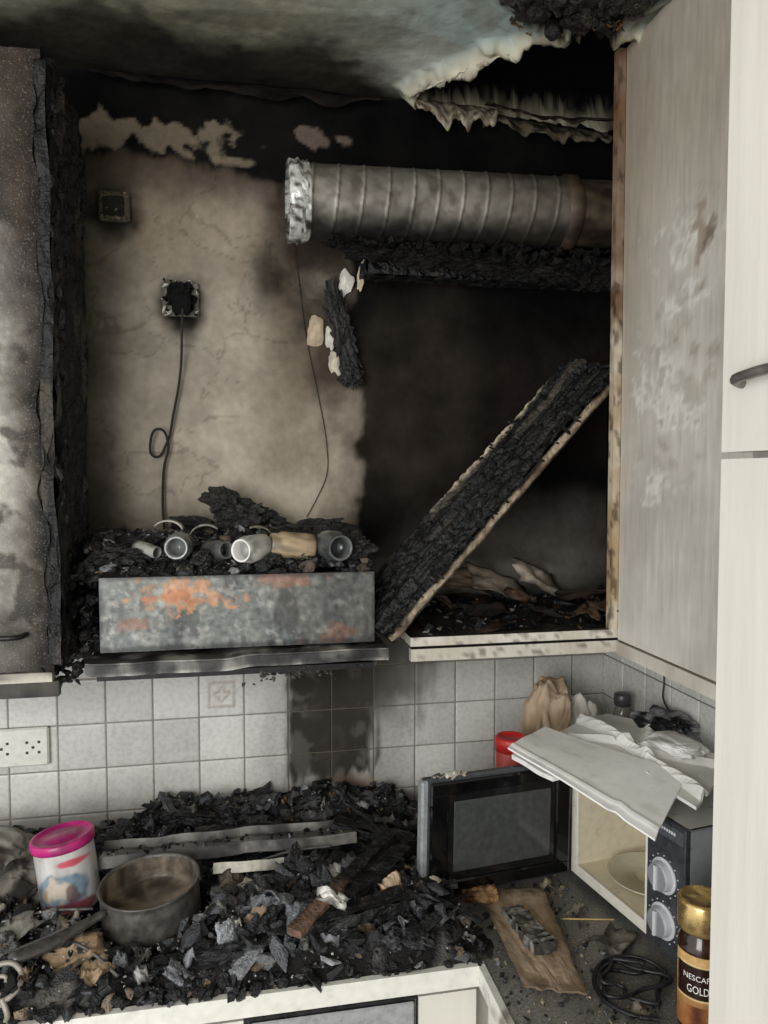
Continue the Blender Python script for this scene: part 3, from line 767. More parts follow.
# ------------------------------------------------------------------ counter debris
deb=empty('charcoal_debris')
PX,PY=-.165,1.425
def dm(x,y):
    m=ss(.47,.36,x+.05*fb(x,y,0,6,3))
    m=max(m, ss(.56,.5,x)*ss(1.62,1.7,y)*.6)
    return m
def hd(x,y):
    n=fb(x,y,5,8,4); m=dm(x,y)
    h=.020+.025*n
    h+=.045*blob(x,y,.16,1.36,.25,.13,.6)+.03*blob(x,y,-.45,1.33,.2,.12,.6)
    h+=.055*ss(1.60,1.80,y)*ss(-.35,-.15,x)*ss(.5,.3,x)
    h*=ss(1.215,1.26,y)
    h*=1-.8*blob(x,y,PX,PY,.10,.10,.2)
    return .9005+max(0.0,h)*m
def clear(x,y,r=.0):
    return math.hypot(x-PX,y-PY)>.098+r and math.hypot(x+.33,y-1.51)>.062+r
acc=B()
V,F,C_=gridpts(rng(-.93,.56,.008),rng(1.218,1.84,.008),lambda u,v:(u,v,hd(u,v)-.001 if dm(u,v)>.03 else .899),lambda u,v:mul(mix(L(30,28,27),L(96,92,86),ss(.0,.4,fb(u,v,3,12,4))),1+.6*fb(u,v,1,60,3))); acc.add(V,F,C_)
acc.out('ash_bed',m_soot,deb,False)
acc=B()
cnt=0
while cnt<5000:
    x=U(-.92,.60);y=U(1.218,1.835)
    if R()>dm(x,y)*(.5+.5*ss(-.25,.1,fb(x,y,9,7,3))): continue
    s=min(.026,.003+random.expovariate(160))
    if not clear(x,y,s*.5): continue
    cnt+=1
    rock(acc,(x,y,hd(x,y)+s*.35),s,coalcol(),(1.15,1,.85))
for k in range(300):
    x=random.gauss(.12,.15) if R()<.7 else U(-.6,.4); y=U(1.24,1.62)
    if dm(x,y)<.5 or not clear(x,y,.02): continue
    s=U(.014,.034); g=U(18,60) if R()<.6 else U(60,105)  # paler grey-blue chunks: glinting faces painted in as colour
    rock(acc,(x,y,hd(x,y)+s*.5),s,L(g,g*1.01,g*1.05),(1.2,.85,.6))
for k in range(90):
    x=random.gauss(.14,.16) if R()<.6 else U(-.7,.4); y=U(1.24,1.78)
    if dm(x,y)<.5 or not clear(x,y,.03): continue
    g=U(50,115)
    lump(acc,(x,y,hd(x,y)+.010),(U(.016,.04),U(.012,.026),U(.008,.018)),(L(16,15,15),L(g,g,g*1.02)),k*1.37,.6,3,rot())
for k in range(200):
    x=U(-.75,.10); rock(acc,(x,U(1.212,1.245),.905+U(0,.012)),U(.005,.018),coalcol())
acc.out('coal_lumps',m_coal,deb)
acc=B()
for k in range(2200):
    x=U(-.8,.42);y=U(1.225,1.80)
    if dm(x,y)<.4 or not clear(x,y): continue
    g=U(90,190); s=U(.0012,.0042); rock(acc,(x,y,hd(x,y)+U(.004,.020)),s,L(g,g*.98,g*.95))
for k in range(230):
    x=U(-.75,.44);y=U(1.24,1.78)
    if dm(x,y)<.4 or not clear(x,y,.02): continue
    s=U(.012,.045); c0=random.choice([L(150,144,132),L(126,108,90),L(120,118,112),L(90,76,64),L(200,197,188),L(92,93,96),L(70,71,74),L(160,158,154),L(56,55,55),L(84,83,82),L(130,131,134)])
    flake(acc,x,y,hd(x,y)+.022,s,s*U(.4,.8),U(0,360),U(-35,35),c0,k*2.1)
for i,(x,y,z,s,c0,sx,a) in enumerate(((-.27,1.30,.955,.09,L(166,142,114),1.0,20),(-.24,1.25,.95,.06,L(170,146,118),1,60),(.36,1.37,.960,.07,L(214,206,184),1.0,10),(.33,1.42,.975,.06,L(186,164,136),.7,70),(-.40,1.36,.96,.10,L(130,126,118),1.2,30),(.16,1.30,1.0,.05,L(220,217,206),1.2,150),(.27,1.33,1.0,.06,L(190,166,138),.7,80),(-.02,1.46,.965,.05,L(110,100,86),1.2,10),(.29,1.43,.985,.05,L(130,100,72),1.0,110),(-.43,1.27,.95,.07,L(104,98,90),1.0,0),(-.30,1.36,.965,.06,L(130,122,110),1.0,100))):
    flake(acc,x,y,z,s*sx,s*.7,a,random.choice((-15,15)),c0,i*1.9)
o=acc.out('ash_and_board_flakes',m_card,deb)
acc=B()
for k in range(170):
    x=U(-.75,.40);y=U(1.25,1.80)
    if dm(x,y)<.5 or not clear(x,y,.05): continue
    l=U(.02,.06); wv=U(.004,.010); g=U(16,70)
    M=T(x,y,hd(x,y)+.014)@Rz(U(0,180))@Ry(U(-18,18))@Rx(U(-30,30))
    box(acc,(-l,-wv,-wv*.6),(l,wv,wv*.6),.008,lambda p,n:mul(L(g,g,g),1+.8*fb(p.x+k,p.y,p.z,60,2)),lambda p,n:n*.003*fb(p.x+k,p.y,p.z,60,2),M)
for (x,y,z,l,wv,th,yw,ry) in ((.20,1.28,.985,.09,.022,.010,8,-4),(.30,1.30,.965,.07,.020,.012,15,5),(.02,1.66,.965,.12,.02,.008,5,3),(-.08,1.72,.975,.10,.015,.01,-8,5),(.33,1.50,.975,.07,.022,.01,60,8),(.28,1.56,.985,.09,.018,.01,-30,5),(.24,1.36,1.0,.07,.024,.01,40,-4)):
    box(acc,(-l,-wv,-th),(l,wv,th),.005,charside,lambda p,n:n*.006*fb(p.x,p.y,p.z+x,30,3),T(x,y,z)@Rz(yw)@Ry(ry))
acc.out('charred_sticks',m_char,deb)
# bits of thin metal rod among the debris
for (a,b_) in (((-.10,1.27,.955),(-.04,1.40,.975)),((-.30,1.33,.965),(-.20,1.24,.945)),((.02,1.50,.975),(.18,1.52,.985)),((-.42,1.40,.965),(-.27,1.42,.960))):
    tube('metal_rod',[a,((a[0]+b_[0])/2,(a[1]+b_[1])/2+.006,(a[2]+b_[2])/2+.004),b_],.0028,material('dull_rod',.4,metal=.6,col=L(120,118,114)),deb)

def crust(acc,x,y,z,r,l,yaw,tilt,col,sw=120):
    M=T(x,y,z)@Rz(yaw)@Rx(tilt); v=[];f=[];c=[]
    for i in range(17):
        t=math.radians(-sw/2+sw*i/16)
        for k in range(11):
            ed=1+.25*fb(i*.4+x*9,0,0,1,2)
            yy=(-l/2+l*k/10)*ed; rr=r*(1+.25*fb(i*.3,k*.3,x*5,1,3))
            v.append(tuple(M@Vector((rr*math.sin(t),yy,rr*math.cos(t)-r)))); c.append(mul(col,1+1.0*fb(i*.5,k*.5,x*7,1,3)))
    for i in range(16):
        for k in range(10): a=i*11+k; f.append((a,a+1,a+12,a+11))
    acc.add(v,f,c)
acc=B()
for (x,y,z,r,l,yw,ti,c0) in ((.03,1.30,.990,.026,.055,-20,50,L(106,108,110)),(-.02,1.27,.972,.020,.05,30,60,L(140,142,144)),(.10,1.27,.990,.024,.05,10,40,L(94,96,100)),(.22,1.40,1.01,.024,.05,50,20,L(66,66,68)),(-.42,1.32,.965,.03,.08,-40,10,L(110,108,104)),(.0,1.42,.970,.024,.06,80,0,L(80,80,82)),(.31,1.30,.985,.026,.06,40,10,L(60,60,62)),(.07,1.33,1.0,.024,.05,120,30,L(130,132,136)),(.0,1.245,.95,.022,.06,-50,30,L(120,120,122)),(-.10,1.25,.935,.02,.05,70,30,L(100,100,104))):
    crust(acc,x,y,z,r,l,yw,ti,c0)
o=acc.out('curled_crusts',m_coal,deb,True); md=o.modifiers.new('s','SOLIDIFY'); md.thickness=.002
acc=B()
for k in range(900):
    x=U(.42,.66);y=U(.95,1.70)
    s=min(.008,.001+random.expovariate(500)); rock(acc,(x,y,.9008+s*.4),s,coalcol() if R()<.75 else L(160,145,122))
acc.out('crumbs',m_coal)

# metal channels
mc=lambda p,n:mix(L(64,63,61),L(130,127,119),.4+1.5*fb(p.x,p.y,p.z,14,4))
md_=lambda p,n:Vector((0,.006*fb(p.x,0,0,8,3),.005*fb(p.x,2,0,8,3)))
e=empty('buckled_metal_channel'); acc=B()
M=T(-.02,1.575,.985)@Rz(1)@Rx(-15)
box(acc,(-.26,-.035,0),(.26,.035,.003),.012,mc,md_,M); box(acc,(-.26,-.037,-.018),(.26,-.034,.004),.009,mc,md_,M); box(acc,(-.26,.034,0),(.26,.037,.02),.009,mc,md_,M)
for k in range(90):
    q=M@Vector((U(-.26,.26),U(-.03,.035),.004)); rock(acc,tuple(q),U(.002,.009),coalcol())
acc.out('channel',m_metal,e)
e=empty('buckled_metal_channel'); acc=B()
mc2=lambda p,n:mix(L(196,191,178),L(100,95,88),.4+1.6*fb(p.x,p.y,p.z,14,4))
M=T(.045,1.500,.972)@Rz(-2)@Rx(-35)
box(acc,(-.10,-.022,0),(.10,.022,.004),.01,mc2,md_,M); box(acc,(-.10,-.024,-.016),(.10,-.021,.004),.009,mc2,md_,M)
for k in range(25):
    q=M@Vector((U(-.1,.1),U(-.02,.02),.005)); rock(acc,tuple(q),U(.002,.008),coalcol())
acc.out('strip',m_metal,e)
e=empty('half_burnt_batten'); acc=B()
a=Vector((.085,1.235,.985)); b_=Vector((.30,1.47,1.022)); dv=b_-a
M=Matrix.Translation(a)@dv.to_track_quat('X','Z').to_matrix().to_4x4()
box(acc,(0,-.015,-.006),(dv.length,.015,.008),.005,lambda p,n:mix(mix(L(112,88,72),L(78,62,50),.5+2*fb(p.x*.2,p.y,p.z,60,3)),L(22,20,19),ss(.08,.18,p.x+.06*fb(p.x,p.y,p.z,20,3))),lambda p,n:n*.005*fb(p.x,p.y,p.z,40,3)*ss(.05,.15,p.x),M)
acc.out('timber',m_char,e)

# ------------------------------------------------------------------ saucepan
pan=empty('saucepan'); acc=B()
Mp=T(PX,PY,.918)@Rx(3)@Ry(-3)
pr=.089; hp=.085
def pcol(t,r,z,k):
    n=fb(math.cos(t),math.sin(t),z*10,2,4)
    c=mix(L(98,94,88),L(54,52,49),.4+1.5*n)
    return mix(c,L(150,143,132),ss(.0,.5,n)*.35)
lathe(acc,[(0,0),(pr*.85,0),(pr*.94,.004),(pr*.98,.015)]+[(pr,.02+.006*i) for i in range(10)]+[(pr,hp-.003),(pr+.003,hp),(pr+.002,hp+.002),(pr-.002,hp+.001),(pr-.003,hp-.004)],Mp,pcol,64)
lathe(acc,[(pr-.003,hp-.004),(pr-.004,.06),(pr-.005,.045),(pr*.9,.040),(pr*.7,.036),(pr*.4,.037),(0,.036)],Mp,lambda t,r,z,k:mix(L(156,142,122),L(70,62,54),.4+1.3*fb(math.cos(t)*r*20,math.sin(t)*r*20,z*10,1,4)),64)
acc.out('pot',m_metal,pan,True)
acc=B()
p0=Vector((-.236,1.362,.985)); p1=Vector((-.375,1.275,.972)); dv=p1-p0
M=Matrix.Translation(p0)@dv.to_track_quat('X','Z').to_matrix().to_4x4()
Lh=dv.length
v=[];f=[];c=[]
NS=24;NR=16
for i in range(NS+1):
    s=i/NS; ww=.008+.010*ss(.1,.6,s)-.004*ss(.9,1,s); hh_=.007+.004*ss(.1,.5,s)
    if i in(0,NS): ww*=.3;hh_*=.3
    for k in range(NR):
        t=2*math.pi*k/NR; v.append(tuple(M@Vector((s*Lh,ww*math.cos(t),hh_*math.sin(t)-.006*math.sin(s*3.1))))); c.append(mul(L(62,59,55),U(.7,1.5)))
for i in range(NS):
    for k in range(NR): a=i*NR+k;b2=i*NR+(k+1)%NR; f.append((a,b2,b2+NR,a+NR))
acc.add(v,f,c)
acc.out('handle',m_black,pan,True)

# ------------------------------------------------------------------ pink lidded tub
tub=empty('formula_tub'); acc=B()
Mt=T(-.325,1.51,.925)@Ry(-7)@Rx(-2)
rt=.055; ht=.125
def tcol(t,r,z,k):
    a=(math.degrees(t)+360)%360
    x=((a-270+180)%360-180)/90
    c=mix(L(204,200,195),L(178,172,166),.5+fb(math.cos(t),math.sin(t),z*8,2,3))
    n=fb(x,z*12,3,2.2,3); n2=fb(x*2,z*30,6,2.2,3)
    if .018<z<.088: c=mix(c,mix(L(84,112,134),L(120,146,160),.5+n2),blob(x,z,.0,.05,.62,.036,.2,n*.6)*.9)
    c=mix(c,L(206,188,166),blob(x,z,-.12,.052,.24,.022,.3,n+n2*.6)*.85)
    c=mix(c,L(92,64,60),blob(x,z,.25,.04,.14,.016,.3,n+n2*.6)*.8)
    c=mix(c,L(196,56,82),blob(x,z,.35,.100,.4,.008,.2,n*.3)*.9)
    c=mix(c,L(140,40,64),blob(x,z,.15,.014,.7,.012,.3,n*.5)*.85)
    c=mix(c,L(60,54,48),blob(x,z,-.8,.03,.3,.08,.4,n)*.5)
    return c
lathe(acc,[(0,0),(rt-.002,0),(rt,.003)]+[(rt,.003+i*.002) for i in range(1,int(ht/.002)-1)]+[(rt,ht)],Mt,tcol,160)
acc.out('tub',m_plas,tub,True)
acc=B()
pk=L(190,40,118)
lathe(acc,[(rt,ht-.004),(rt+.003,ht-.004),(rt+.004,ht),(rt+.004,ht+.011),(rt+.002,ht+.014),(rt-.003,ht+.014),(rt-.005,ht+.010),(rt*.6,ht+.010),(rt*.55,ht+.012),(0,ht+.012)],Mt,lambda t,r,z,k:mul(pk,(.85+.2*math.sin(t*2+1) if r>rt*.9 else .7)*(1+.4*fb(r*math.cos(t)*30,r*math.sin(t)*30,0,1,3))),64)
acc.out('lid',m_plas,tub,True)
def crumple(name,M,size,cols,mat,seed,amp=.35,sub=5,parent=None):
    bm=bmesh.new(); bmesh.ops.create_icosphere(bm,subdivisions=sub,radius=1)
    v=[];c=[]
    for q in bm.verts:
        p=q.co.copy(); n=fb(p.x+seed,p.y,p.z,1.4,3); d1,d2,_=vor(p.x*1.6+seed,p.y*1.6,p.z*1.6)
        p*=1+amp*n-amp*.8*ss(0,.5,d2-d1)*.5
        p=Vector((math.copysign(abs(p.x)**.7,p.x)*size[0],math.copysign(abs(p.y)**.7,p.y)*size[1],math.copysign(abs(p.z)**.7,p.z)*size[2]))
        v.append(tuple(M@p)); k=fb(p.x*8+seed,p.y*8,p.z*8,2.2,3)
        c.append(mix(cols[0],cols[1],.5+1.8*k))
    bm.verts.index_update(); f=[tuple(w_.index for w_ in q.verts) for q in bm.faces]; bm.free()
    return mesh(name,v,f,c,mat,parent,False)
crumple('crumpled_carton',T(-.48,1.60,.975)@Ry(15),(.07,.06,.055),(L(140,136,126),L(60,52,47)),m_paper,3)
crumple('crumpled_wrapper',T(-.415,1.52,.965)@Ry(35),(.045,.04,.05),(L(110,104,96),L(40,36,33)),m_paper,8,.5)

# ------------------------------------------------------------------ microwave
mw=empty('microwave')
F0=Vector((.688,1.452)); ang=math.atan2(1.118-1.452,.742-.688)
ux=Vector((math.cos(ang),math.sin(ang),0)); uy=Vector((-ux.y,ux.x,0))
if uy.x<0: uy=-uy
Mm=Matrix(((ux.x,uy.x,0,F0.x),(ux.y,uy.y,0,F0.y),(0,0,1,.905),(0,0,0,1)))
W_=.338; D_=.215; H_=.252; CP=.095; zb=.012
cr=L(226,220,205); dk=L(38,38,40)
acc=B()
OW=W_-CP
sbox(acc,(0,.006,zb),(W_,D_,zb+.004),dk,Mm)
sbox(acc,(0,.006,H_-.004),(W_,D_,H_),L(186,184,178),Mm)
sbox(acc,(0,.006,zb),(.004,D_,H_),L(150,150,150),Mm)
sbox(acc,(W_-.004,.006,zb),(W_,D_,H_),L(140,142,144),Mm)
sbox(acc,(0,D_-.004,zb),(W_,D_,H_),dk,Mm)
for fx in(.03,W_-.03):
    for fy in(.03,D_-.03): sbox(acc,(fx-.012,fy-.012,-.004),(fx+.012,fy+.012,zb),L(20,20,20),Mm,.002)
acc.out('casing',m_plas,mw)
acc=B()
t1=.020
sbox(acc,(0,0,zb),(OW,.007,zb+.022),cr,Mm,.001); sbox(acc,(0,0,H_-.022),(OW,.007,H_),cr,Mm,.001)
sbox(acc,(0,0,zb+.022),(t1,.007,H_-.022),cr,Mm,.001); sbox(acc,(OW-.012,0,zb+.022),(OW,.007,H_-.022),cr,Mm,.001)
i0,i1,j0,j1=t1,OW-.012,zb+.022,H_-.022
dp=D_-.02; ci=L(216,205,178)
sbox(acc,(i0-.003,.005,j0-.003),(i1+.003,dp,j0),ci,Mm); sbox(acc,(i0-.003,.005,j1),(i1+.003,dp,j1+.003),ci,Mm)
sbox(acc,(i0-.003,.005,j0),(i0,dp,j1),ci,Mm); sbox(acc,(i1,.005,j0),(i1+.003,dp,j1),ci,Mm); sbox(acc,(i0,dp,j0),(i1,dp+.003,j1),ci,Mm)
acc.out('cavity',m_plas,mw)
acc=B()
lathe(acc,[(0,0),(.03,0),(.032,.004),(.075,.005),(.085,.010),(.087,.010),(.085,.007),(.07,.002),(0,.0015)],Mm@T((i0+i1)/2,.105,j0+.006),lambda t,r,z,k:L(196,190,166),48)
acc.out('turntable',m_plas,mw,True)
acc=B()
sbox(acc,(OW,-.006,zb),(W_,.007,H_),L(58,60,63),Mm,.002)
sbox(acc,(OW+.004,-.0068,H_-.03),(W_-.004,-.0055,H_-.006),L(84,86,89),Mm)
for i in range(9): sbox(acc,(OW+.02+i*.006,-.0074,H_-.019),(OW+.024+i*.006,-.0066,H_-.014),L(215,215,215),Mm)
acc.out('control_panel',m_black,mw)
acc=B()
for kz in (.150,.068):
    Mk=Mm@T(OW+.045,-.006,kz)@Rx(90)
    lathe(acc,[(.031,0),(.031,.002),(.026,.003),(.024,.014),(.022,.017),(0,.0175)],Mk,lambda t,r,z,k:L(196,196,198) if r>.023 else L(134,134,137),40)
    sbox(acc,(-.003,-.022,.016),(.003,.022,.022),L(205,205,207),Mk,.001)
    for a in range(0,300,25):
        t=math.radians(a-60); sbox(acc,(math.cos(t)*.036-.001,math.sin(t)*.036-.001,0),(math.cos(t)*.036+.001,math.sin(t)*.036+.001,.0012),L(210,210,210),Mk)
acc.out('knobs',m_plas,mw,False)
hx,hy=.684,1.447; fx,fy=.343,1.392
ad=math.atan2(fy-hy,fx-hx)
dx=Vector((math.cos(ad),math.sin(ad),0)); dn=Vector((dx.y,-dx.x,0))
if dn.y>0: dn=-dn
Mdr=Matrix(((dx.x,dn.x,0,hx),(dx.y,dn.y,0,hy),(0,0,1,.905+zb),(0,0,0,1)))@Ry(-1.0)
DW=.345; DH=.242
acc=B(); bk=L(13,13,14); bk2=L(24,24,25)
sbox(acc,(.004,-.014,0),(DW,.004,DH),L(70,72,74),Mdr,.004)
sbox(acc,(DW-.012,-.016,.002),(DW+.004,.008,DH-.002),L(140,142,142),Mdr,.004)
f0=.012
sbox(acc,(f0,.003,.008),(DW-.014,.012,.034),bk,Mdr,.003); sbox(acc,(f0,.003,DH-.034),(DW-.014,.012,DH-.008),bk,Mdr,.003)
sbox(acc,(f0,.003,.030),(f0+.034,.012,DH-.030),bk,Mdr,.003); sbox(acc,(DW-.052,.003,.030),(DW-.014,.012,DH-.030),bk,Mdr,.003)
sbox(acc,(f0+.033,.003,.033),(DW-.052,.007,DH-.033),bk2,Mdr,.002)
sbox(acc,(DW-.018,.008,.09),(DW-.012,.022,.10),bk,Mdr); sbox(acc,(DW-.018,.008,.18),(DW-.012,.022,.19),bk,Mdr)
acc.out('door',m_glossy,mw)
acc=B(); sbox(acc,(f0+.046,.006,.050),(DW-.066,.0085,DH-.050),L(70,72,70),Mdr,.001)
acc.out('door_window',m_glossy,mw)
acc=B()
for k in range(16):
    p=Mdr@Vector((DW-.05+U(-.04,.03),.0,DH+.003)); rock(acc,tuple(p),U(.005,.012),random.choice([L(200,196,186),L(160,150,136),L(90,84,78)]),(1.3,.8,.5))
acc.out('ash_bits',m_card,mw)

# ------------------------------------------------------------------ papers on top of the microwave
ZT=.905+H_+.002
def sheet(name,c00,c10,c11,c01,col,seed,amp,thick=.004,n=40,textrows=None,folds=()):
    e=empty(name)
    def fn(u,v):
        p=Vector(c00)*(1-u)*(1-v)+Vector(c10)*u*(1-v)+Vector(c11)*u*v+Vector(c01)*(1-u)*v
        k=fb(u*1.2+seed,v*1.2,0,1.0,2); p.z+=amp*k
        for (a,b_,c_,h) in folds: p.z+=h*math.exp(-((a*u+b_*v-c_)/.035)**2)
        return tuple(p)
    us=[i/n for i in range(n+1)]
    V,F,C_=gridpts(us,us,fn,lambda u,v:mix(col,L(180,175,166),ss(.2,.6,fb(u*3,v*3,seed,2,3))*.25))
    acc=B(); acc.add(V,F,C_); o=acc.out('sheet',m_paper,e,False); m2=o.modifiers.new('s','SOLIDIFY'); m2.thickness=thick; m2.offset=-1
    if textrows:
        acc=B()
        for (u0,u1,vv) in textrows:
            u=u0
            while u<u1:
                q=[Vector(fn(a,b)) for a,b in ((u,vv),(u+.010,vv),(u+.010,vv+.014),(u,vv+.014))]
                acc.add([tuple(p+Vector((0,0,.0012))) for p in q],[(0,1,2,3)],[L(130,130,136)]*4); u+=.018
        acc.out('print',m_paper,e)
    return e
wh=L(246,244,239)
sheet('paper_carrier_bag',(.70,1.56,ZT+.012),(.87,1.65,ZT+.020),(.930,1.26,ZT+.040),(.77,1.14,ZT+.026),L(230,227,220),5,.018,.006,folds=((1,.25,.45,.018),(.3,1,.7,.012),(-1,1,.1,.012)))
sheet('folded_envelope',(.545,1.455,ZT+.030),(.665,1.545,ZT+.036),(.812,1.235,ZT+.040),(.660,1.085,ZT+.006),wh,11,.006,.004,textrows=((.45,.70,.33),(.45,.66,.37),(.45,.70,.41),(.45,.60,.45)),folds=((0,1,.78,.004),(1,0,.12,.003)))
sheet('folded_letter',(.552,1.450,ZT+.010),(.66,1.53,ZT+.020),(.74,1.36,ZT+.022),(.595,1.34,ZT+.002),L(234,231,224),17,.004,.010)
crumple('foil_snack_bag',T(.915,1.46,ZT+.050)@Rz(20),(.045,.07,.035),(L(150,150,152),L(18,18,20)),m_foil,7,.5)
crumple('white_plastic_tray',T(.865,1.35,ZT+.055)@Rz(10),(.045,.06,.014),(L(232,229,224),L(194,190,184)),m_paper,9,.3)
crumple('kraft_paper_bag',T(.735,1.715,1.08)@Ry(6),(.060,.055,.175),(L(190,168,142),L(164,140,112)),m_paper,13,.35)
crumple('white_paper_bag',T(.83,1.73,1.05),(.05,.05,.16),(L(216,210,198),L(184,176,162)),m_paper,23,.35)
e=empty('spice_bottle'); acc=B()
lathe(acc,[(0,0),(.018,0),(.020,.004),(.020,.28),(.017,.292),(.017,.298)],T(.915,1.66,.902),lambda t,r,z,k:L(110,106,96),32)
acc.out('glass',m_glossy,e,True)
acc=B(); lathe(acc,[(.017,.294),(.020,.296),(.020,.322),(.018,.324),(0,.324)],T(.915,1.66,.902),lambda t,r,z,k:L(60,58,56),32); acc.out('cap',m_plas,e,True)
tube('thin_lead',[(.955,1.55,1.33),(.955,1.545,1.28),(.95,1.54,1.25),(.945,1.50,1.225)],.002,m_cable)
e=empty('lidded_canister'); acc=B()
Mc=T(.607,1.60,.902)
lathe(acc,[(0,0),(.033,0),(.035,.004),(.035,.225),(.031,.232)],Mc,lambda t,r,z,k:mix(L(188,70,58),L(210,164,126),ss(.1,.5,fb(math.cos(t),math.sin(t),z*10,2,3))),40)
acc.out('jar',m_plas,e,True)
acc=B(); lathe(acc,[(.033,.228),(.037,.229),(.037,.256),(.034,.260),(.028,.260),(.026,.256),(0,.256)],Mc,lambda t,r,z,k:L(206,50,48),40); acc.out('lid',m_plas,e,True)

# ------------------------------------------------------------------ cardboard + charred lump on it
e=empty('cardboard_piece'); acc=B()
v,f,c=gridpts([i/24 for i in range(25)],[i/24 for i in range(25)],
  lambda u,v:tuple(Vector((.468,1.42,.918))*(1-u)*(1-v)+Vector((.600,1.395,.912))*u*(1-v)+Vector((.552,1.10,.908))*u*v+Vector((.460,1.14,.906))*(1-u)*v+Vector((.004*fb(u*3,v*3,1,2,2),.004*fb(u*3,v*3,5,2,2),.005*fb(u,v,2,3,3)))),
  lambda u,v:mix(mix(L(180,159,134),L(156,134,110),.5+fb(u,v,3,5,3)),L(50,38,30),ss(.12,.0,min(u,v,1-u,1-v)+.1*fb(u,v,7,6,3))*.6))
acc.add(v,f,c); o=acc.out('card',m_card,e); md=o.modifiers.new('s','SOLIDIFY'); md.thickness=.004
e=empty('charred_block'); acc=B()
box(acc,(-.021,-.066,0),(.021,.066,.020),.003,lambda p,n:mul(mix(L(128,124,116),L(66,62,58),.5+1.5*fb(p.x,p.y*3,p.z,30,3)),1),lambda p,n:n*.006*fb(p.x,p.y,p.z,45,3)+Vector((.006*fb(0,p.y,0,12,3),0,0)),T(.516,1.265,.914)@Rz(6)@Rx(-4))
acc.out('block',m_card,e)
e=empty('burnt_sponge'); acc=B()
box(acc,(-.035,-.022,0),(.035,.022,.012),.004,lambda p,n:mix(L(164,130,92),L(84,58,40),.5+2*fb(p.x,p.y,p.z,50,3)),lambda p,n:n*.006*fb(p.x,p.y,p.z,60,3),T(.462,1.385,.922)@Rz(-12))
acc.out('foam',m_card,e)
acc=B()
for i,(x,y,s,c0,a) in enumerate(((.645,1.33,.04,L(130,122,108),20),(.665,1.22,.09,L(120,114,104),40),(.405,1.30,.07,L(206,190,160),60),(.62,1.42,.03,L(150,140,120),0),(.61,1.05,.05,L(130,120,106),30))):
    flake(acc,x,y,.908,s,s*.6,a,4,c0,i*4.4)
acc.out('paper_scraps',m_card)
tube('skewer',[(.60,1.30,.912),(.69,1.27,.918)],.0015,material('bamboo',.7,col=L(190,160,100)))
e=empty('power_cable')
pts=[]
for i in range(60):
    t=i/59; a=t*math.pi*2*2.6
    pts.append((.640+(.048+.016*math.sin(i*.9))*math.cos(a)+.012*math.sin(t*9),1.115+(.042+.014*math.cos(i*.7))*math.sin(a)*1.0+.02*(t-.5),.906+.008*t+.004*math.sin(a*1.7)**2))
tube('coil',pts,.0036,m_cable,e)
tube('tail',[(.71,1.125,.908),(.69,1.155,.915),(.64,1.18,.908),(.60,1.16,.906),(.575,1.10,.906),(.60,1.05,.906),(.64,1.03,.906)],.0036,m_cable,e)

# ------------------------------------------------------------------ coffee jar
e=empty('instant_coffee_jar')
Mj=T(.700,1.015,.901)
FA=-131.0
def jc(t,r,z,k):
    a=(math.degrees(t)-FA+180)%360-180
    x=a/60
    c=mix(L(64,36,24),L(40,24,17),.5+fb(math.cos(t)*6,math.sin(t)*6,z*60,1,2))
    if abs(x)<1.15 and .012<z<.128:
        c=mix(L(160,108,64),L(214,172,112),ss(.02,.12,z))
        if .060<z<.112: c=mix(L(44,26,20),c,ss(.9,1.1,abs(x)))
        if abs(z-.112)<.0014 or abs(z-.060)<.0014: c=L(226,200,140)
        if .018<z<.05 and abs(x)<.5: c=mix(L(92,50,32),L(170,110,62),ss(.0,.5,abs(x)))
    return c
prof=[(0,0),(.030,0),(.034,.004)]+[(.0355,.008+i*.0015) for i in range(0,83)]+[(.034,.140),(.030,.150),(.028,.156),(.028,.162)]
acc=B(); lathe(acc,prof,Mj,jc,120); acc.out('glass_body',m_coffee,e,True)
acc=B(); lathe(acc,[(.028,.158),(.0350,.158),(.0360,.161),(.0360,.200),(.034,.205),(.031,.206),(.030,.203),(0,.203)],Mj,lambda t,r,z,k:mul(L(222,190,126),1.0 if (z<.165 or z>.19) else .92),64); acc.out('lid',m_gold,e,True)
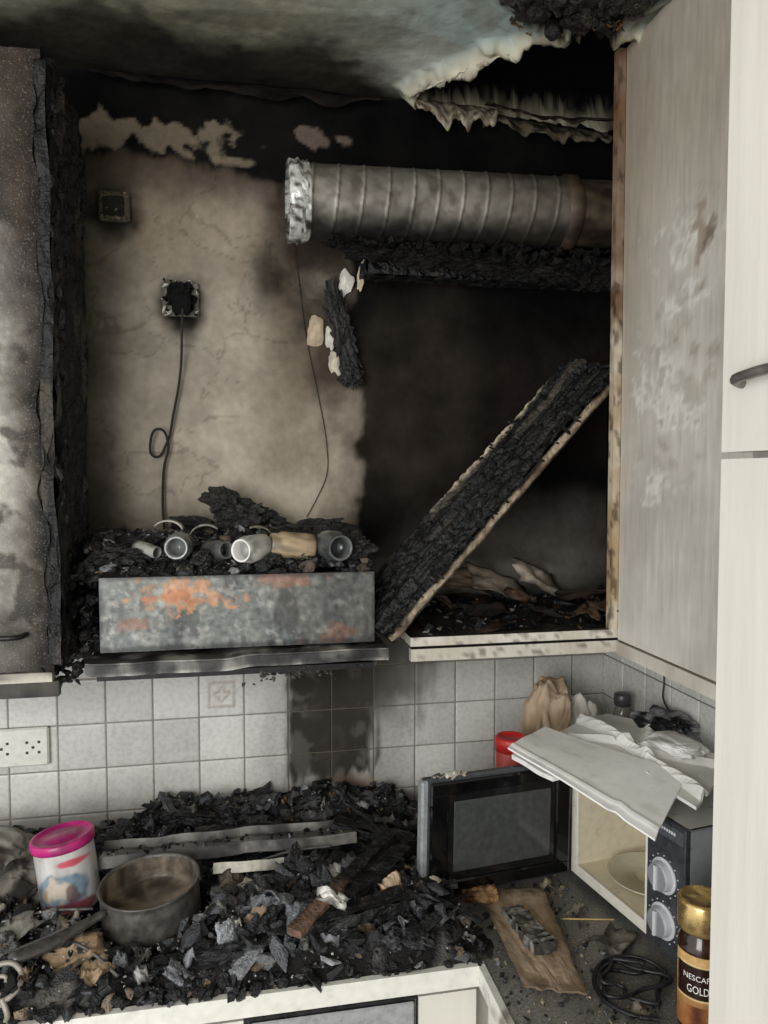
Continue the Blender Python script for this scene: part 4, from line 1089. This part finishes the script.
def label(txt,z0,h,halfdeg,col):
    cu=bpy.data.curves.new('txt','FONT'); cu.body=txt; cu.size=1; cu.resolution_u=3
    to=bpy.data.objects.new('txt',cu); bpy.context.collection.objects.link(to)
    dg=bpy.context.evaluated_depsgraph_get(); me=bpy.data.meshes.new_from_object(to.evaluated_get(dg))
    bpy.data.objects.remove(to)
    xs=[v.co.x for v in me.vertices]; ys=[v.co.y for v in me.vertices]
    x0,x1,y0,y1=min(xs),max(xs),min(ys),max(ys); acc=B(); V=[]
    for v in me.vertices:
        a=math.radians(FA+((v.co.x-x0)/(x1-x0)*2-1)*halfdeg)
        V.append(tuple(Mj@Vector((.0359*math.cos(a),.0359*math.sin(a),z0+(v.co.y-y0)/(y1-y0)*h))))
    acc.add(V,[tuple(p.vertices) for p in me.polygons],[col]*len(V)); acc.out('label_text',m_plas,e)
label('NESCAFÉ',.090,.011,36,L(240,236,228)); label('GOLD',.070,.012,26,L(240,236,228))

# ------------------------------------------------------------------ scroll shaped trivet at lower-left
e=empty('scrolled_metal_trivet')
ms=material('pale_metal',.5,metal=.2,col=L(150,143,132))
tube('ring',[( -.375+.028*math.cos(t*math.pi/4),1.245+.02*math.sin(t*math.pi/4),.955+.018*math.sin(t*math.pi/4)) for t in range(8)],.0045,ms,e,True)
tube('scroll',[(-.375+(.006+.0016*i)*math.cos(i*.6),1.243+(.004+.001*i)*math.sin(i*.6),.955+(.004+.001*i)*math.sin(i*.6)) for i in range(9)],.0035,ms,e)
tube('arm',[(-.40,1.24,.94),(-.44,1.25,.935),(-.50,1.24,.94),(-.56,1.26,.935)],.0055,ms,e)
tube('leg',[(-.37,1.225,.94),(-.36,1.215,.92),(-.365,1.22,.905)],.0045,ms,e)

# ------------------------------------------------------------------ lights, world, camera
w=bpy.data.worlds.new('World'); bpy.context.scene.world=w; w.use_nodes=True
bg=w.node_tree.nodes['Background']; bg.inputs[0].default_value=(.925,.96,1,1); bg.inputs[1].default_value=1.12
def area(name,loc,tgt,sx,sy,pw,col):
    l=bpy.data.lights.new(name,'AREA'); l.shape='RECTANGLE'; l.size=sx; l.size_y=sy; l.energy=pw; l.color=col
    o=bpy.data.objects.new(name,l); bpy.context.collection.objects.link(o); o.location=loc
    o.rotation_euler=(Vector(tgt)-Vector(loc)).to_track_quat('-Z','Y').to_euler()
area('window_daylight',(-1.3,-1.1,1.7),(.4,1.6,1.7),1.5,1.6,55,(.985,.99,1))
cam=bpy.data.cameras.new('cam'); co=bpy.data.objects.new('camera',cam); bpy.context.collection.objects.link(co)
cam.sensor_fit='VERTICAL'; cam.sensor_height=36; cam.lens=750/1024*36; cam.clip_start=.02
co.location=(0,0,1.76); co.rotation_euler=(math.radians(90-2.9),0,math.radians(-11))
bpy.context.scene.camera=co
bpy.context.scene.view_settings.view_transform='Standard'
